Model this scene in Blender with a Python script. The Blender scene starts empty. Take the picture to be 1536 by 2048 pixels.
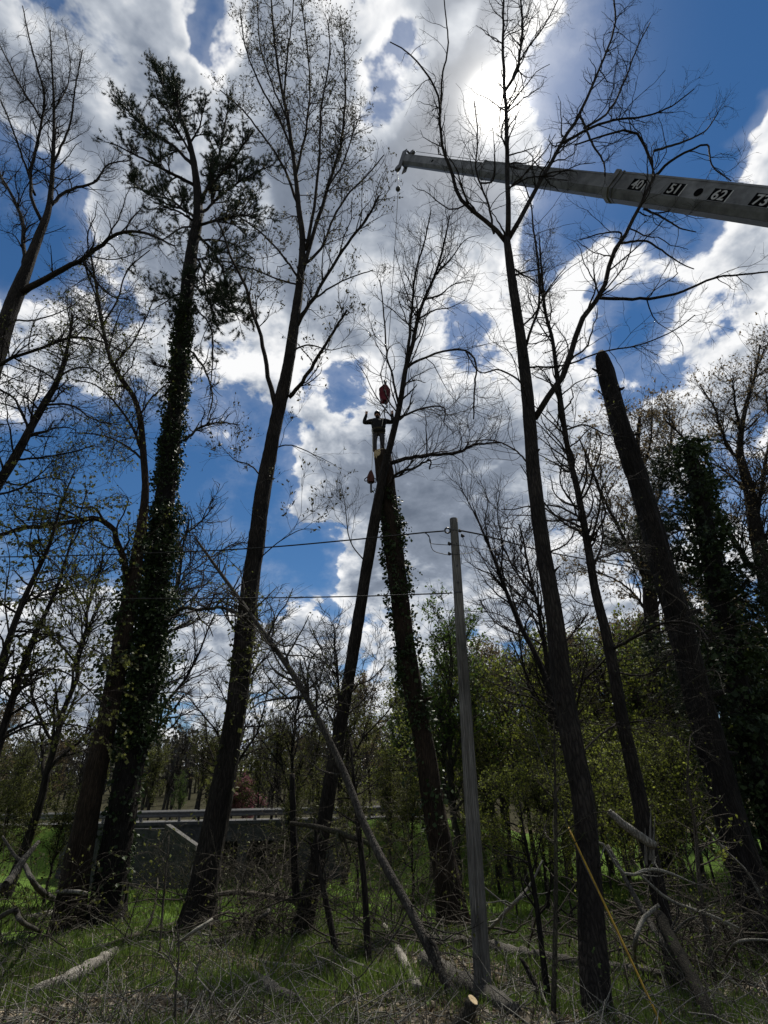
import bpy, math, random
import numpy as np
from mathutils import Vector, Matrix, Euler

# ------------------------------------------------------------------ camera, sky, sun, exposure
S = bpy.context.scene
COL = S.collection
F = 1100.0                      # focal length in pixels of the 1536x2048 photograph
PITCH, ROLL = math.radians(28.4), math.radians(-1.2)
CAMZ = 1.65
cam_d = bpy.data.cameras.new('camera')
cam = bpy.data.objects.new('camera', cam_d)
COL.objects.link(cam)
cam_d.sensor_fit = 'VERTICAL'
cam_d.sensor_height = 24.0
cam_d.lens = 24.0 * F / 2048.0
cam_d.clip_start, cam_d.clip_end = 0.05, 3000.0
RM = Matrix.Rotation(math.pi / 2 + PITCH, 3, 'X') @ Matrix.Rotation(ROLL, 3, 'Z')
cam.matrix_world = Matrix.Translation((0, 0, CAMZ)) @ RM.to_4x4()
S.camera = cam
RN = np.array(RM)
CAM = np.array([0, 0, CAMZ])

def ray(px, py):
    v = RN @ np.array([(px - 768) / F, (1024 - py) / F, -1.0])
    return v / np.linalg.norm(v)

def at(px, py, Y):
    """the point that stands Y metres in front of the camera position along a sight line"""
    v = ray(px, py)
    return CAM + v * (Y / v[1])

def depth(p):
    return float(-(RN.T @ (np.asarray(p) - CAM))[2])

SUN = ray(990, 205)
SUN_EL = math.asin(SUN[2])
SUN_AZ = math.atan2(SUN[0], SUN[1])      # from +Y towards +X

S.view_settings.view_transform = 'Standard'
S.view_settings.look = 'None'
S.view_settings.gamma = 1.0
S.view_settings.use_curve_mapping = False
S.view_settings.exposure = 0.5
S.cycles.max_bounces = 3
S.cycles.diffuse_bounces = 2
S.cycles.glossy_bounces = 2
S.cycles.transmission_bounces = 2
S.cycles.caustics_reflective = False
S.cycles.caustics_refractive = False

W = bpy.data.worlds.new('World')
S.world = W
W.use_nodes = True
def build_sky():
    nt = W.node_tree
    N, L = nt.nodes, nt.links
    N.clear()
    def node(t, **k):
        n = N.new(t)
        for a, b in k.items():
            setattr(n, a, b)
        return n
    def val(x, sock):
        if isinstance(x, (int, float)):
            sock.default_value = x
        elif isinstance(x, (tuple, list)):
            sock.default_value = x
        else:
            L.new(x, sock)
    def m(op, a, b=0.0, c=0.0, clamp=False):
        n = node('ShaderNodeMath', operation=op)
        n.use_clamp = clamp
        val(a, n.inputs[0]); val(b, n.inputs[1]); val(c, n.inputs[2])
        return n.outputs[0]
    def vm(op, a, b):
        n = node('ShaderNodeVectorMath', operation=op)
        val(a, n.inputs[0]); val(b, n.inputs[1])
        return n.outputs['Value'] if op == 'DOT_PRODUCT' else n.outputs[0]
    def ramp(x, a, b, lo=0.0, hi=1.0, smooth=True):
        n = node('ShaderNodeMapRange')
        n.interpolation_type = 'SMOOTHSTEP' if smooth else 'LINEAR'
        n.clamp = True
        val(x, n.inputs[0]); val(a, n.inputs[1]); val(b, n.inputs[2]); val(lo, n.inputs[3]); val(hi, n.inputs[4])
        return n.outputs[0]
    def noise(v, scale, detail=8.0, rough=0.55, dist=0.0):
        n = node('ShaderNodeTexNoise')
        n.noise_dimensions = '3D'
        L.new(v, n.inputs['Vector'])
        n.inputs['Scale'].default_value = scale
        n.inputs['Detail'].default_value = detail
        n.inputs['Roughness'].default_value = rough
        n.inputs['Distortion'].default_value = dist
        return n.outputs[0]
    def mixc(f, a, b, mode='MIX'):
        n = node('ShaderNodeMix', data_type='RGBA', blend_type=mode)
        val(f, n.inputs[0]); val(a, n.inputs[6]); val(b, n.inputs[7])
        return n.outputs[2]
    tc = node('ShaderNodeTexCoord')
    D = tc.outputs['Generated']
    sep = node('ShaderNodeSeparateXYZ')
    L.new(D, sep.inputs[0])
    h = m('MAXIMUM', m('ADD', sep.outputs[2], 0.42), 0.3)
    cmb = node('ShaderNodeCombineXYZ')
    L.new(m('DIVIDE', sep.outputs[0], h), cmb.inputs[0])
    L.new(m('DIVIDE', sep.outputs[1], h), cmb.inputs[1])
    L.new(m('MULTIPLY', sep.outputs[2], 0.35), cmb.inputs[2])
    P = cmb.outputs[0]                                  # the cloud layer seen from below
    wob = node('ShaderNodeTexNoise')
    L.new(P, wob.inputs['Vector']); wob.inputs['Scale'].default_value = 4.0; wob.inputs['Detail'].default_value = 4.5; wob.inputs['Roughness'].default_value = 0.6
    woff = vm('MULTIPLY', vm('SUBTRACT', wob.outputs['Color'], (0.5, 0.5, 0.5)), (0.3, 0.3, 0.3))
    Dw = vm('ADD', D, woff)                              # ragged outline of every bank
    nrm = node('ShaderNodeVectorMath', operation='NORMALIZE')
    L.new(Dw, nrm.inputs[0]); Dw = nrm.outputs[0]
    def blobs(lst):
        tot = None
        for (px, py, r, a) in lst:
            d = ray(px, py)
            k = math.hypot(px - 768, py - 1024)
            ang = r / F * math.cos(math.atan(k / F)) ** 1.5
            w = ramp(vm('DOT_PRODUCT', Dw, tuple(d)), math.cos(ang * 1.75), 1.0, 0.0, a * 1.05)
            tot = w if tot is None else m('ADD', tot, w)
        return tot
    cover = blobs(COVER)
    tone = blobs(TONE)
    n1 = noise(P, 5.5, 6.5, 0.62, 0.15)
    n2 = noise(vm('ADD', P, (3.1, 1.7, 0.4)), 1.3, 3.0, 0.5, 0.2)
    v = m('ADD', m('ADD', cover, 0.05), m('MULTIPLY', m('SUBTRACT', n1, 0.5), 4.8))
    n3 = noise(vm('ADD', P, (7.3, 2.2, 1.9)), 11.0, 5.0, 0.65, 0.3)
    v = m('ADD', v, m('MULTIPLY', m('SUBTRACT', n3, 0.5), 1.5))
    veil = ramp(m('ADD', v, m('MULTIPLY', m('SUBTRACT', n2, 0.5), 2.0)), -1.5, 0.5, 0.0, 0.2)
    mask = m('MAXIMUM', ramp(v, -0.12, 0.42), veil)
    thick = ramp(v, 0.2, 2.2)
    # relief: the side of each puff that faces the sun is brighter
    sp = SUN[:2] / (SUN[2] + 0.42)
    tosun = vm('SUBTRACT', (float(sp[0]), float(sp[1]), 0.3), P)
    tn = node('ShaderNodeVectorMath', operation='NORMALIZE'); L.new(tosun, tn.inputs[0])
    off = vm('ADD', P, vm('MULTIPLY', tn.outputs[0], (0.03, 0.03, 0.0)))
    n1b = noise(off, 5.5, 5.0, 0.62, 0.15)
    relief = m('MULTIPLY', m('SUBTRACT', n1, n1b), 3.2)
    sd = vm('DOT_PRODUCT', D, tuple(SUN))
    g1 = ramp(sd, math.cos(0.62), 1.0, 0.0, 1.0)
    g2 = m('ADD', m('POWER', m('MAXIMUM', sd, 0.0), 1300.0), m('MULTIPLY', m('POWER', m('MAXIMUM', sd, 0.0), 150.0), 0.028))
    br = m('SUBTRACT', 0.96, m('MULTIPLY', thick, 0.56))
    br = m('ADD', br, relief)
    br = m('ADD', br, m('MULTIPLY', m('SUBTRACT', n2, 0.5), 0.55))
    br = m('ADD', br, tone)
    br = m('ADD', br, m('MULTIPLY', m('MULTIPLY', g1, m('SUBTRACT', 1.15, thick)), 0.3))
    br = m('ADD', m('MULTIPLY', m('SUBTRACT', n1, 0.5), 0.7), br)
    br = m('ADD', br, m('MULTIPLY', m('MAXIMUM', m('SUBTRACT', 0.34, br), 0.0), 0.62))
    br = m('MAXIMUM', br, 0.1)
    br = m('MINIMUM', br, 1.15)
    cr = node('ShaderNodeValToRGB')
    e = cr.color_ramp.elements
    e[0].position = 0.0; e[0].color = (0.10, 0.125, 0.17, 1)
    e[1].position = 1.0; e[1].color = (1.0, 1.0, 1.0, 1)
    for p, c in ((0.35, (0.27, 0.31, 0.38, 1)), (0.65, (0.52, 0.56, 0.62, 1))):
        q = e.new(p); q.color = c
    L.new(m('DIVIDE', br, 1.15), cr.inputs[0])
    core = m('MULTIPLY', m('POWER', m('MAXIMUM', sd, 0.0), 2200.0), m('ADD', 0.45, m('MULTIPLY', m('SUBTRACT', 1.2, thick), 0.45)))
    halo = m('MULTIPLY', m('POWER', m('MAXIMUM', sd, 0.0), 110.0), m('ADD', 0.25, m('MULTIPLY', n1, 0.5)))
    glow = m('ADD', m('MULTIPLY', m('MULTIPLY', core, m('ADD', 0.25, m('MULTIPLY', n1, 1.5))), 4.5), m('MULTIPLY', halo, 0.6))
    cloud = cr.outputs[0]
    sky = node('ShaderNodeTexSky', sky_type='NISHITA')
    sky.sun_disc = False
    sky.sun_elevation = SUN_EL
    sky.sun_rotation = SUN_AZ
    sky.air_density, sky.dust_density, sky.ozone_density = 1.0, 0.0, 3.0
    sky.altitude = 300
    hs = node('ShaderNodeHueSaturation'); hs.inputs['Saturation'].default_value = 1.22; L.new(sky.outputs[0], hs.inputs['Color'])
    b1 = node('ShaderNodeBackground'); L.new(hs.outputs[0], b1.inputs[0]); b1.inputs[1].default_value = SKY_STRENGTH
    b2 = node('ShaderNodeBackground'); L.new(cloud, b2.inputs[0]); b2.inputs[1].default_value = CLOUD_STRENGTH
    mx = node('ShaderNodeMixShader')
    L.new(m('MULTIPLY', mask, 0.97), mx.inputs[0]); L.new(b1.outputs[0], mx.inputs[1]); L.new(b2.outputs[0], mx.inputs[2])
    b3 = node('ShaderNodeBackground'); b3.inputs[0].default_value = (1.0, 0.95, 0.86, 1); L.new(glow, b3.inputs[1])   # aureole of the veiled sun
    ad = node('ShaderNodeAddShader'); L.new(mx.outputs[0], ad.inputs[0]); L.new(b3.outputs[0], ad.inputs[1])
    out = node('ShaderNodeOutputWorld'); L.new(ad.outputs[0], out.inputs[0])
SKY_STRENGTH, CLOUD_STRENGTH = 0.056, 0.71
# where cloud banks (+) and blue gaps (-) stand in this sky, as sight lines and angular sizes
COVER = [
 (1310, 60, 190, -1.1), (1430, 130, 120, -0.9), (1260, 260, 150, -1.0), (1340, 340, 110, -0.9), (1150, 410, 70, -0.8), (1110, 470, 60, -0.8),
 (40, 430, 120, -1.1), (100, 560, 110, -1.0), (10, 330, 60, -0.7), (430, 45, 50, -1.3), (370, 10, 40, -0.8), (790, 160, 75, -1.4), (930, 120, 40, -0.9), (560, 390, 50, -1.3),
 (660, 775, 55, -0.9), (735, 745, 55, -0.9), (930, 690, 70, -0.9), (1330, 690, 100, -1.2), (1250, 600, 60, -0.7),
 (110, 930, 190, -1.2), (290, 1050, 150, -1.2), (500, 1060, 120, -1.2), (570, 1140, 80, -1.0), (270, 870, 120, -0.9), (660, 1140, 60, -0.9), (90, 1060, 120, -1.0),
 (480, 920, 80, -0.8), (1500, 1030, 60, -0.8), (1180, 650, 50, -0.4),
 (300, 150, 330, 0.7), (640, 250, 250, 0.6), (820, 450, 250, 0.7), (770, 930, 170, 0.9), (900, 950, 200, 0.7), (430, 930, 75, 0.9), (1480, 640, 150, 0.8),
 (110, 1190, 130, 0.8), (350, 1340, 280, 0.7), (220, 680, 170, 0.45), (1500, 270, 75, 1.0), (1500, 90, 50, 0.5), (1000, 230, 190, 0.8), (1150, 560, 150, 0.5),
 (1000, 1250, 300, 0.6), (1350, 850, 150, 0.6), (1510, 420, 90, 0.5),
 (60, 240, 130, 0.8), (80, 710, 130, 0.9), (230, 770, 110, 0.7), (490, 560, 150, 0.7), (330, 500, 120, 0.5), (620, 650, 80, 0.5)]
# denser, greyer banks (-) and thin bright ones (+)
TONE = [
 (300, 170, 320, -0.22), (620, 280, 200, -0.14), (820, 470, 190, -0.20), (770, 960, 170, -0.13), (900, 980, 160, -0.08), (1010, 150, 230, -0.34), (880, 250, 120, -0.12),
 (740, 815, 60, 0.25), (1480, 620, 130, 0.12), (900, 60, 140, -0.12), (1080, 330, 90, -0.1), (1080, 60, 120, -0.05), (350, 1330, 200, -0.12), (1120, 560, 150, 0.15), (120, 1140, 90, 0.2)]
build_sky()
W.cycles.sampling_method = 'MANUAL'
W.cycles.sample_map_resolution = 256

sun_d = bpy.data.lights.new('sun', 'SUN')
sun = bpy.data.objects.new('sun', sun_d)
COL.objects.link(sun)
sun_d.energy = 5.0
sun_d.angle = math.radians(5.0)
sun_d.color = (1.0, 0.95, 0.86)
sun.rotation_euler = Vector(SUN).to_track_quat('Z', 'Y').to_euler()
sun.location = (0, 0, 60)

# ------------------------------------------------------------------ helpers
rng = np.random.default_rng(7)
random.seed(7)
MATS = {}

def new_mat(name):
    mt = bpy.data.materials.new(name)
    mt.use_nodes = True
    nt = mt.node_tree
    nt.nodes.clear()
    out = nt.nodes.new('ShaderNodeOutputMaterial')
    return mt, nt, out

def bark(name, c1, c2, scale=6.0, stretch=0.12, bump=0.6, rough=0.95, moss=None):
    mt, nt, out = new_mat(name)
    N, L = nt.nodes, nt.links
    tc = N.new('ShaderNodeTexCoord')
    mp = N.new('ShaderNodeMapping'); mp.inputs['Scale'].default_value = (1, 1, stretch)
    L.new(tc.outputs['Object'], mp.inputs[0])
    n1 = N.new('ShaderNodeTexNoise'); n1.inputs['Scale'].default_value = scale * 7; n1.inputs['Detail'].default_value = 6; n1.inputs['Roughness'].default_value = 0.65
    L.new(mp.outputs[0], n1.inputs['Vector'])
    vo = N.new('ShaderNodeTexVoronoi'); vo.feature = 'DISTANCE_TO_EDGE'; vo.inputs['Scale'].default_value = scale * 4.5
    L.new(mp.outputs[0], vo.inputs['Vector'])
    n2 = N.new('ShaderNodeTexNoise'); n2.inputs['Scale'].default_value = 1.6; n2.inputs['Detail'].default_value = 4
    L.new(tc.outputs['Object'], n2.inputs['Vector'])
    mul = N.new('ShaderNodeMath'); mul.operation = 'MULTIPLY'; L.new(n1.outputs[0], mul.inputs[0])
    mr = N.new('ShaderNodeMapRange'); mr.inputs[2].default_value = 0.28; mr.inputs[3].default_value = 0.35; L.new(vo.outputs['Distance'], mr.inputs[0])
    L.new(mr.outputs[0], mul.inputs[1])
    cr = N.new('ShaderNodeValToRGB')
    cr.color_ramp.elements[0].color = (*c1, 1); cr.color_ramp.elements[1].color = (*c2, 1)
    cr.color_ramp.elements[0].position = 0.12; cr.color_ramp.elements[1].position = 0.62
    L.new(mul.outputs[0], cr.inputs[0])
    col = cr.outputs[0]
    mx = N.new('ShaderNodeMix'); mx.data_type = 'RGBA'; mx.blend_type = 'MULTIPLY'
    r2 = N.new('ShaderNodeMapRange'); r2.inputs[1].default_value = 0.35; r2.inputs[2].default_value = 0.65; L.new(n2.outputs[0], r2.inputs[0])
    mx.inputs[0].default_value = 0.5
    L.new(col, mx.inputs[6]); L.new(r2.outputs[0], mx.inputs[7]); col = mx.outputs[2]
    if moss:
        m2 = N.new('ShaderNodeMix'); m2.data_type = 'RGBA'
        r3 = N.new('ShaderNodeMapRange'); r3.inputs[1].default_value = 0.55; r3.inputs[2].default_value = 0.7; r3.inputs[4].default_value = 0.7; L.new(n2.outputs[0], r3.inputs[0])
        L.new(r3.outputs[0], m2.inputs[0]); L.new(col, m2.inputs[6]); m2.inputs[7].default_value = (*moss, 1); col = m2.outputs[2]
    bs = N.new('ShaderNodeBsdfPrincipled'); bs.inputs['Roughness'].default_value = rough; bs.inputs['Specular IOR Level'].default_value = 0.15
    L.new(col, bs.inputs['Base Color'])
    bp = N.new('ShaderNodeBump'); bp.inputs['Strength'].default_value = bump; bp.inputs['Distance'].default_value = 0.06
    L.new(mul.outputs[0], bp.inputs['Height']); L.new(bp.outputs[0], bs.inputs['Normal'])
    L.new(bs.outputs[0], out.inputs[0])
    MATS[name] = mt
    return mt

def leaf(name, c1, c2, trans=0.35):
    mt, nt, out = new_mat(name)
    N, L = nt.nodes, nt.links
    ge = N.new('ShaderNodeNewGeometry')
    cr = N.new('ShaderNodeValToRGB')
    cr.color_ramp.elements[0].color = (*c1, 1); cr.color_ramp.elements[1].color = (*c2, 1)
    L.new(ge.outputs['Random Per Island'], cr.inputs[0])
    d = N.new('ShaderNodeBsdfPrincipled'); d.inputs['Roughness'].default_value = 0.55; d.inputs['Specular IOR Level'].default_value = 0.2
    L.new(cr.outputs[0], d.inputs['Base Color'])
    t = N.new('ShaderNodeBsdfTranslucent'); L.new(cr.outputs[0], t.inputs[0])
    mx = N.new('ShaderNodeMixShader'); mx.inputs[0].default_value = trans
    L.new(d.outputs[0], mx.inputs[1]); L.new(t.outputs[0], mx.inputs[2]); L.new(mx.outputs[0], out.inputs[0])
    MATS[name] = mt
    return mt

def plain(name, c, rough=0.6, metal=0.0, vary=0.25, scale=8.0, bump=0.0, c2=None):
    mt, nt, out = new_mat(name)
    N, L = nt.nodes, nt.links
    tc = N.new('ShaderNodeTexCoord')
    n = N.new('ShaderNodeTexNoise'); n.inputs['Scale'].default_value = scale; n.inputs['Detail'].default_value = 6; n.inputs['Roughness'].default_value = 0.6
    L.new(tc.outputs['Object'], n.inputs['Vector'])
    cr = N.new('ShaderNodeValToRGB')
    a = tuple(x * (1 - vary) for x in c); b = c2 or tuple(min(1, x * (1 + vary)) for x in c)
    cr.color_ramp.elements[0].color = (*a, 1); cr.color_ramp.elements[1].color = (*b, 1)
    cr.color_ramp.elements[0].position = 0.35; cr.color_ramp.elements[1].position = 0.65
    L.new(n.outputs[0], cr.inputs[0])
    bs = N.new('ShaderNodeBsdfPrincipled'); bs.inputs['Roughness'].default_value = rough; bs.inputs['Metallic'].default_value = metal; bs.inputs['Specular IOR Level'].default_value = 0.5 if metal else (0.0 if name == 'plate_dark' else 0.2)
    L.new(cr.outputs[0], bs.inputs['Base Color'])
    if bump:
        bp = N.new('ShaderNodeBump'); bp.inputs['Strength'].default_value = bump; bp.inputs['Distance'].default_value = 0.02
        L.new(n.outputs[0], bp.inputs['Height']); L.new(bp.outputs[0], bs.inputs['Normal'])
    L.new(bs.outputs[0], out.inputs[0])
    MATS[name] = mt
    return mt

def mesh_np(name, V, Fq, mat, parent=None, origin=(0, 0, 0), smooth=True):
    """V (n,3) world points, Fq (m,3|4) faces -> ONE mesh object"""
    V = np.asarray(V, dtype=np.float32) - np.asarray(origin, dtype=np.float32)
    me = bpy.data.meshes.new(name)
    if isinstance(Fq, np.ndarray):
        Fl = [Fq]
    else:
        Fl = [f for f in Fq if len(f)]
    me.vertices.add(len(V)); me.vertices.foreach_set('co', V.ravel())
    loops = np.concatenate([f.ravel() for f in Fl]).astype(np.int32)
    tot = np.concatenate([np.full(len(f), f.shape[1], dtype=np.int32) for f in Fl])
    st = np.concatenate([[0], np.cumsum(tot)[:-1]]).astype(np.int32)
    me.loops.add(len(loops)); me.loops.foreach_set('vertex_index', loops)
    me.polygons.add(len(tot)); me.polygons.foreach_set('loop_start', st); me.polygons.foreach_set('loop_total', tot)
    me.polygons.foreach_set('use_smooth', np.full(len(tot), bool(smooth)))
    me.update(calc_edges=True)
    me.materials.append(MATS[mat] if isinstance(mat, str) else mat)
    o = bpy.data.objects.new(name, me)
    COL.objects.link(o)
    if parent is not None:
        o.parent = parent
    else:
        o.location = origin
    return o

def tag(o, label=None, cat=None, group=None, kind=None):
    if label: o['label'] = label
    if cat: o['category'] = cat
    if group: o['group'] = group
    if kind: o['kind'] = kind
    return o

def empty(name, loc, label=None, cat=None, group=None):
    o = bpy.data.objects.new(name, None)
    o.empty_display_size = 0.2
    COL.objects.link(o)
    o.location = tuple(float(x) for x in loc)
    return tag(o, label, cat, group)

def norm(a):
    return a / np.maximum(np.linalg.norm(a, axis=-1, keepdims=True), 1e-9)

def tubes(P, R, k=5, cap=False, ridge=0.0):
    """P (M,S,3), R (M,S) -> verts, quads"""
    P = np.asarray(P, float); R = np.asarray(R, float)
    M, Sn, _ = P.shape
    T = np.empty_like(P)
    T[:, 1:-1] = P[:, 2:] - P[:, :-2]; T[:, 0] = P[:, 1] - P[:, 0]; T[:, -1] = P[:, -1] - P[:, -2]
    T = norm(T)
    ref = np.where(np.abs(T[:, :1, 2:3]) > 0.85, np.array([[[1.0, 0.13, 0]]]), np.array([[[0.1, 0.05, 1.0]]]))
    ref = np.broadcast_to(ref, P.shape)
    U = norm(ref - (ref * T).sum(-1, keepdims=True) * T)
    B = np.cross(T, U)
    a = np.arange(k) * 2 * math.pi / k
    rr = R[:, :, None] * np.ones(k)
    if ridge:
        ph = rng.uniform(0, 6.28, 4)
        s = np.arange(Sn)[None, :, None]
        nz = rng.normal(size=(M, Sn + 8, k))
        nz = np.stack([nz[:, i:i + Sn] for i in range(9)]).sum(0) / 3.0          # furrows that run along the stem
        rr = rr * (1 + ridge * (np.sin(a * 3 + ph[0] + s * 0.11) * 0.4 + np.sin(a * 2 + s * 0.4 + ph[2]) * 0.3 + 0.75 * nz) + ridge * 0.3 * rng.normal(size=rr.shape))
    V = P[:, :, None, :] + rr[..., None] * (np.cos(a)[:, None] * U[:, :, None, :] + np.sin(a)[:, None] * B[:, :, None, :])
    V = V.reshape(-1, 3)
    idx = np.arange(M * Sn * k).reshape(M, Sn, k)
    q = np.stack([idx[:, :-1], np.roll(idx, -1, 2)[:, :-1], np.roll(idx, -1, 2)[:, 1:], idx[:, 1:]], -1).reshape(-1, 4)
    if cap:
        n = len(V)
        V = np.concatenate([V, P[:, 0], P[:, -1]])
        c0 = n + np.arange(M)[:, None]; c1 = n + M + np.arange(M)[:, None]
        t0 = np.stack([np.roll(idx[:, 0], -1, 1), idx[:, 0], np.broadcast_to(c0, (M, k))], -1).reshape(-1, 3)
        t1 = np.stack([idx[:, -1], np.roll(idx[:, -1], -1, 1), np.broadcast_to(c1, (M, k))], -1).reshape(-1, 3)
        return V, [q, np.concatenate([t0, t1])]
    return V, [q]

def join(parts):
    Vs, Q, T, n = [], [], [], 0
    for V, Fl in parts:
        for f in Fl:
            if len(f):
                (Q if f.shape[1] == 4 else T).append(f + n)
        Vs.append(V); n += len(V)
    return np.concatenate(Vs), [np.concatenate(x) for x in (Q, T) if x]

def box(c, s, R=None):
    c = np.asarray(c, float); s = np.asarray(s, float) / 2
    V = np.array([[x, y, z] for z in (-1, 1) for y in (-1, 1) for x in (-1, 1)], float) * s
    if R is not None:
        V = V @ np.asarray(R).T
    Fq = np.array([[0, 2, 3, 1], [4, 5, 7, 6], [0, 1, 5, 4], [2, 6, 7, 3], [0, 4, 6, 2], [1, 3, 7, 5]])
    return V + c, [Fq]

def resample(pts, n, cols=3):
    """smooth polyline through the points (Catmull-Rom), n samples by length; extra columns ride along"""
    p = np.asarray(pts, float)
    if len(p) < 3:
        t = np.linspace(0, 1, n)[:, None]
        return p[0] * (1 - t) + p[-1] * t
    e = np.vstack([2 * p[0] - p[1], p, 2 * p[-1] - p[-2]])
    out = []
    for i in range(1, len(e) - 2):
        t = np.linspace(0, 1, 12, endpoint=False)[:, None]
        a, b, c, d = e[i - 1], e[i], e[i + 1], e[i + 2]
        out.append(0.5 * (2 * b + (c - a) * t + (2 * a - 5 * b + 4 * c - d) * t ** 2 + (3 * b - a - 3 * c + d) * t ** 3))
    out = np.vstack(out + [p[-1:]])
    L = np.concatenate([[0], np.cumsum(np.linalg.norm(np.diff(out[:, :cols], axis=0), axis=1))])
    s = np.linspace(0, L[-1], n)
    return np.stack([np.interp(s, L, out[:, j]) for j in range(out.shape[1])], 1)

# ------------------------------------------------------------------ the lie of the land
PY = [-40, 0, 4, 7, 10, 15.6, 22, 30, 46, 60, 90, 160, 400]
PZ = [0.5, 0, -0.05, -0.35, -0.65, -0.8, -1.0, -1.15, -0.75, 0.5, 3.6, 10.0, 26]
def sstep(a, b, x):
    t = np.clip((x - a) / (b - a), 0, 1)
    return t * t * (3 - 2 * t)
def g(x, y):
    x = np.asarray(x, float); y = np.asarray(y, float)
    z = np.interp(y, PY, PZ)
    yc = 32.0 + 0.12 * x
    z = z - 1.15 * np.exp(-((y - yc) / 1.9) ** 2) * sstep(-20, -9, x)
    emb = sstep(33.6, 35.6, y) * (1 - sstep(47.5, 52, y)) * (1 - sstep(2, 14, x))
    emb = np.where((x > -11.6) & (x < -3.2) & (y < 37.6), 0.0, emb)      # the culvert passage
    z = z * (1 - emb) + 1.05 * emb
    z = z + 0.05 * np.sin(x * 1.3 + y * 0.6) + 0.04 * np.sin(x * 0.7 - y * 1.7 + 1) + 0.03 * np.sin(x * 2.9 + 2 * y)
    return z
def gnd(px, py, h=0.0):
    v = ray(px, py)
    t = 1.0
    for i in range(4000):
        p = CAM + v * t
        if p[2] < g(p[0], p[1]) + h:
            break
        t += 0.03
    return CAM + v * t
def P3(px, py, Y=None, h=0.0):
    return gnd(px, py, h) if Y is None else at(px, py, Y)

# ------------------------------------------------------------------ branching
def grow(P, R, n, ln, ang, seg, wig=0.25, up=0.06, tmin=0.15, tmax=1.0, rr=0.6, rcap=9, rmin=0.005, taper=0.35, weight=None, ends=False):
    """n new branches, parents chosen by length; returns P2 (n,seg+1,3), R2"""
    M, Sn, _ = P.shape
    sl = np.linalg.norm(np.diff(P, axis=1), axis=2).sum(1)
    w = sl if weight is None else sl * weight
    par = rng.choice(M, n, p=w / w.sum())
    t = rng.uniform(tmin, tmax, n)
    if ends:
        t = 1 - (1 - t) * rng.uniform(0, 1, n)
    f = t * (Sn - 1); i = np.minimum(f.astype(int), Sn - 2); fr = (f - i)[:, None]
    p0 = P[par, i] * (1 - fr) + P[par, i + 1] * fr
    r0 = R[par, i] * (1 - fr[:, 0]) + R[par, i + 1] * fr[:, 0]
    T = norm(P[par, i + 1] - P[par, i])
    rv = norm(np.cross(T, rng.normal(size=(n, 3))))
    A = np.radians(ang * rng.uniform(0.6, 1.35, n))[:, None]
    d = norm(T * np.cos(A) + rv * np.sin(A) + np.array([0, 0, up * 2]))
    L = ln * rng.uniform(0.45, 1.35, n) * (1.1 - 0.6 * t)
    st = (L / seg)[:, None]
    out = [p0]
    for s in range(seg):
        d = norm(d + rng.normal(size=(n, 3)) * wig + np.array([0, 0, up]))
        out.append(out[-1] + d * st)
    P2 = np.stack(out, 1)
    rs = np.clip(np.minimum(r0 * rr, rcap), rmin, None)
    R2 = rs[:, None] * np.linspace(1, taper, seg + 1)
    return P2, np.maximum(R2, rmin * 0.55)

def leaf_quads(C, D, size, aspect=0.5, spread=1.0, fold=0.0):
    """one rhombic leaf per point; D preferred direction"""
    n = len(C)
    d = norm(D + rng.normal(size=(n, 3)) * spread)
    s = norm(np.cross(d, rng.normal(size=(n, 3))))
    L = np.asarray(size) * rng.uniform(0.6, 1.4, n)[:, None]
    nn = np.cross(d, s) * fold
    V = np.stack([C, C + d * L * 0.5 + s * L * aspect * 0.5 + nn * L, C + d * L, C + d * L * 0.5 - s * L * aspect * 0.5 + nn * L], 1).reshape(-1, 3)
    return V, [np.arange(n * 4).reshape(-1, 4)]

def pick(P, n, tmin=0.3):
    M, Sn, _ = P.shape
    par = rng.integers(0, M, n)
    t = rng.uniform(tmin, 1, n) * (Sn - 1)
    i = np.minimum(t.astype(int), Sn - 2); fr = (t - i)[:, None]
    return P[par, i] * (1 - fr) + P[par, i + 1] * fr, norm(P[par, i + 1] - P[par, i])

def needles(C, D, n, length, width=0.016, cone=0.8):
    C = np.repeat(C, n, 0); D = np.repeat(D, n, 0)
    m = len(C)
    d = norm(D + rng.normal(size=(m, 3)) * cone)
    s = norm(np.cross(d, rng.normal(size=(m, 3)))) * width * 0.5
    L = length * rng.uniform(0.7, 1.2, m)[:, None]
    V = np.stack([C - s, C + s, C + d * L], 1).reshape(-1, 3)
    return V, [np.arange(m * 3).reshape(-1, 3)]

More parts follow.
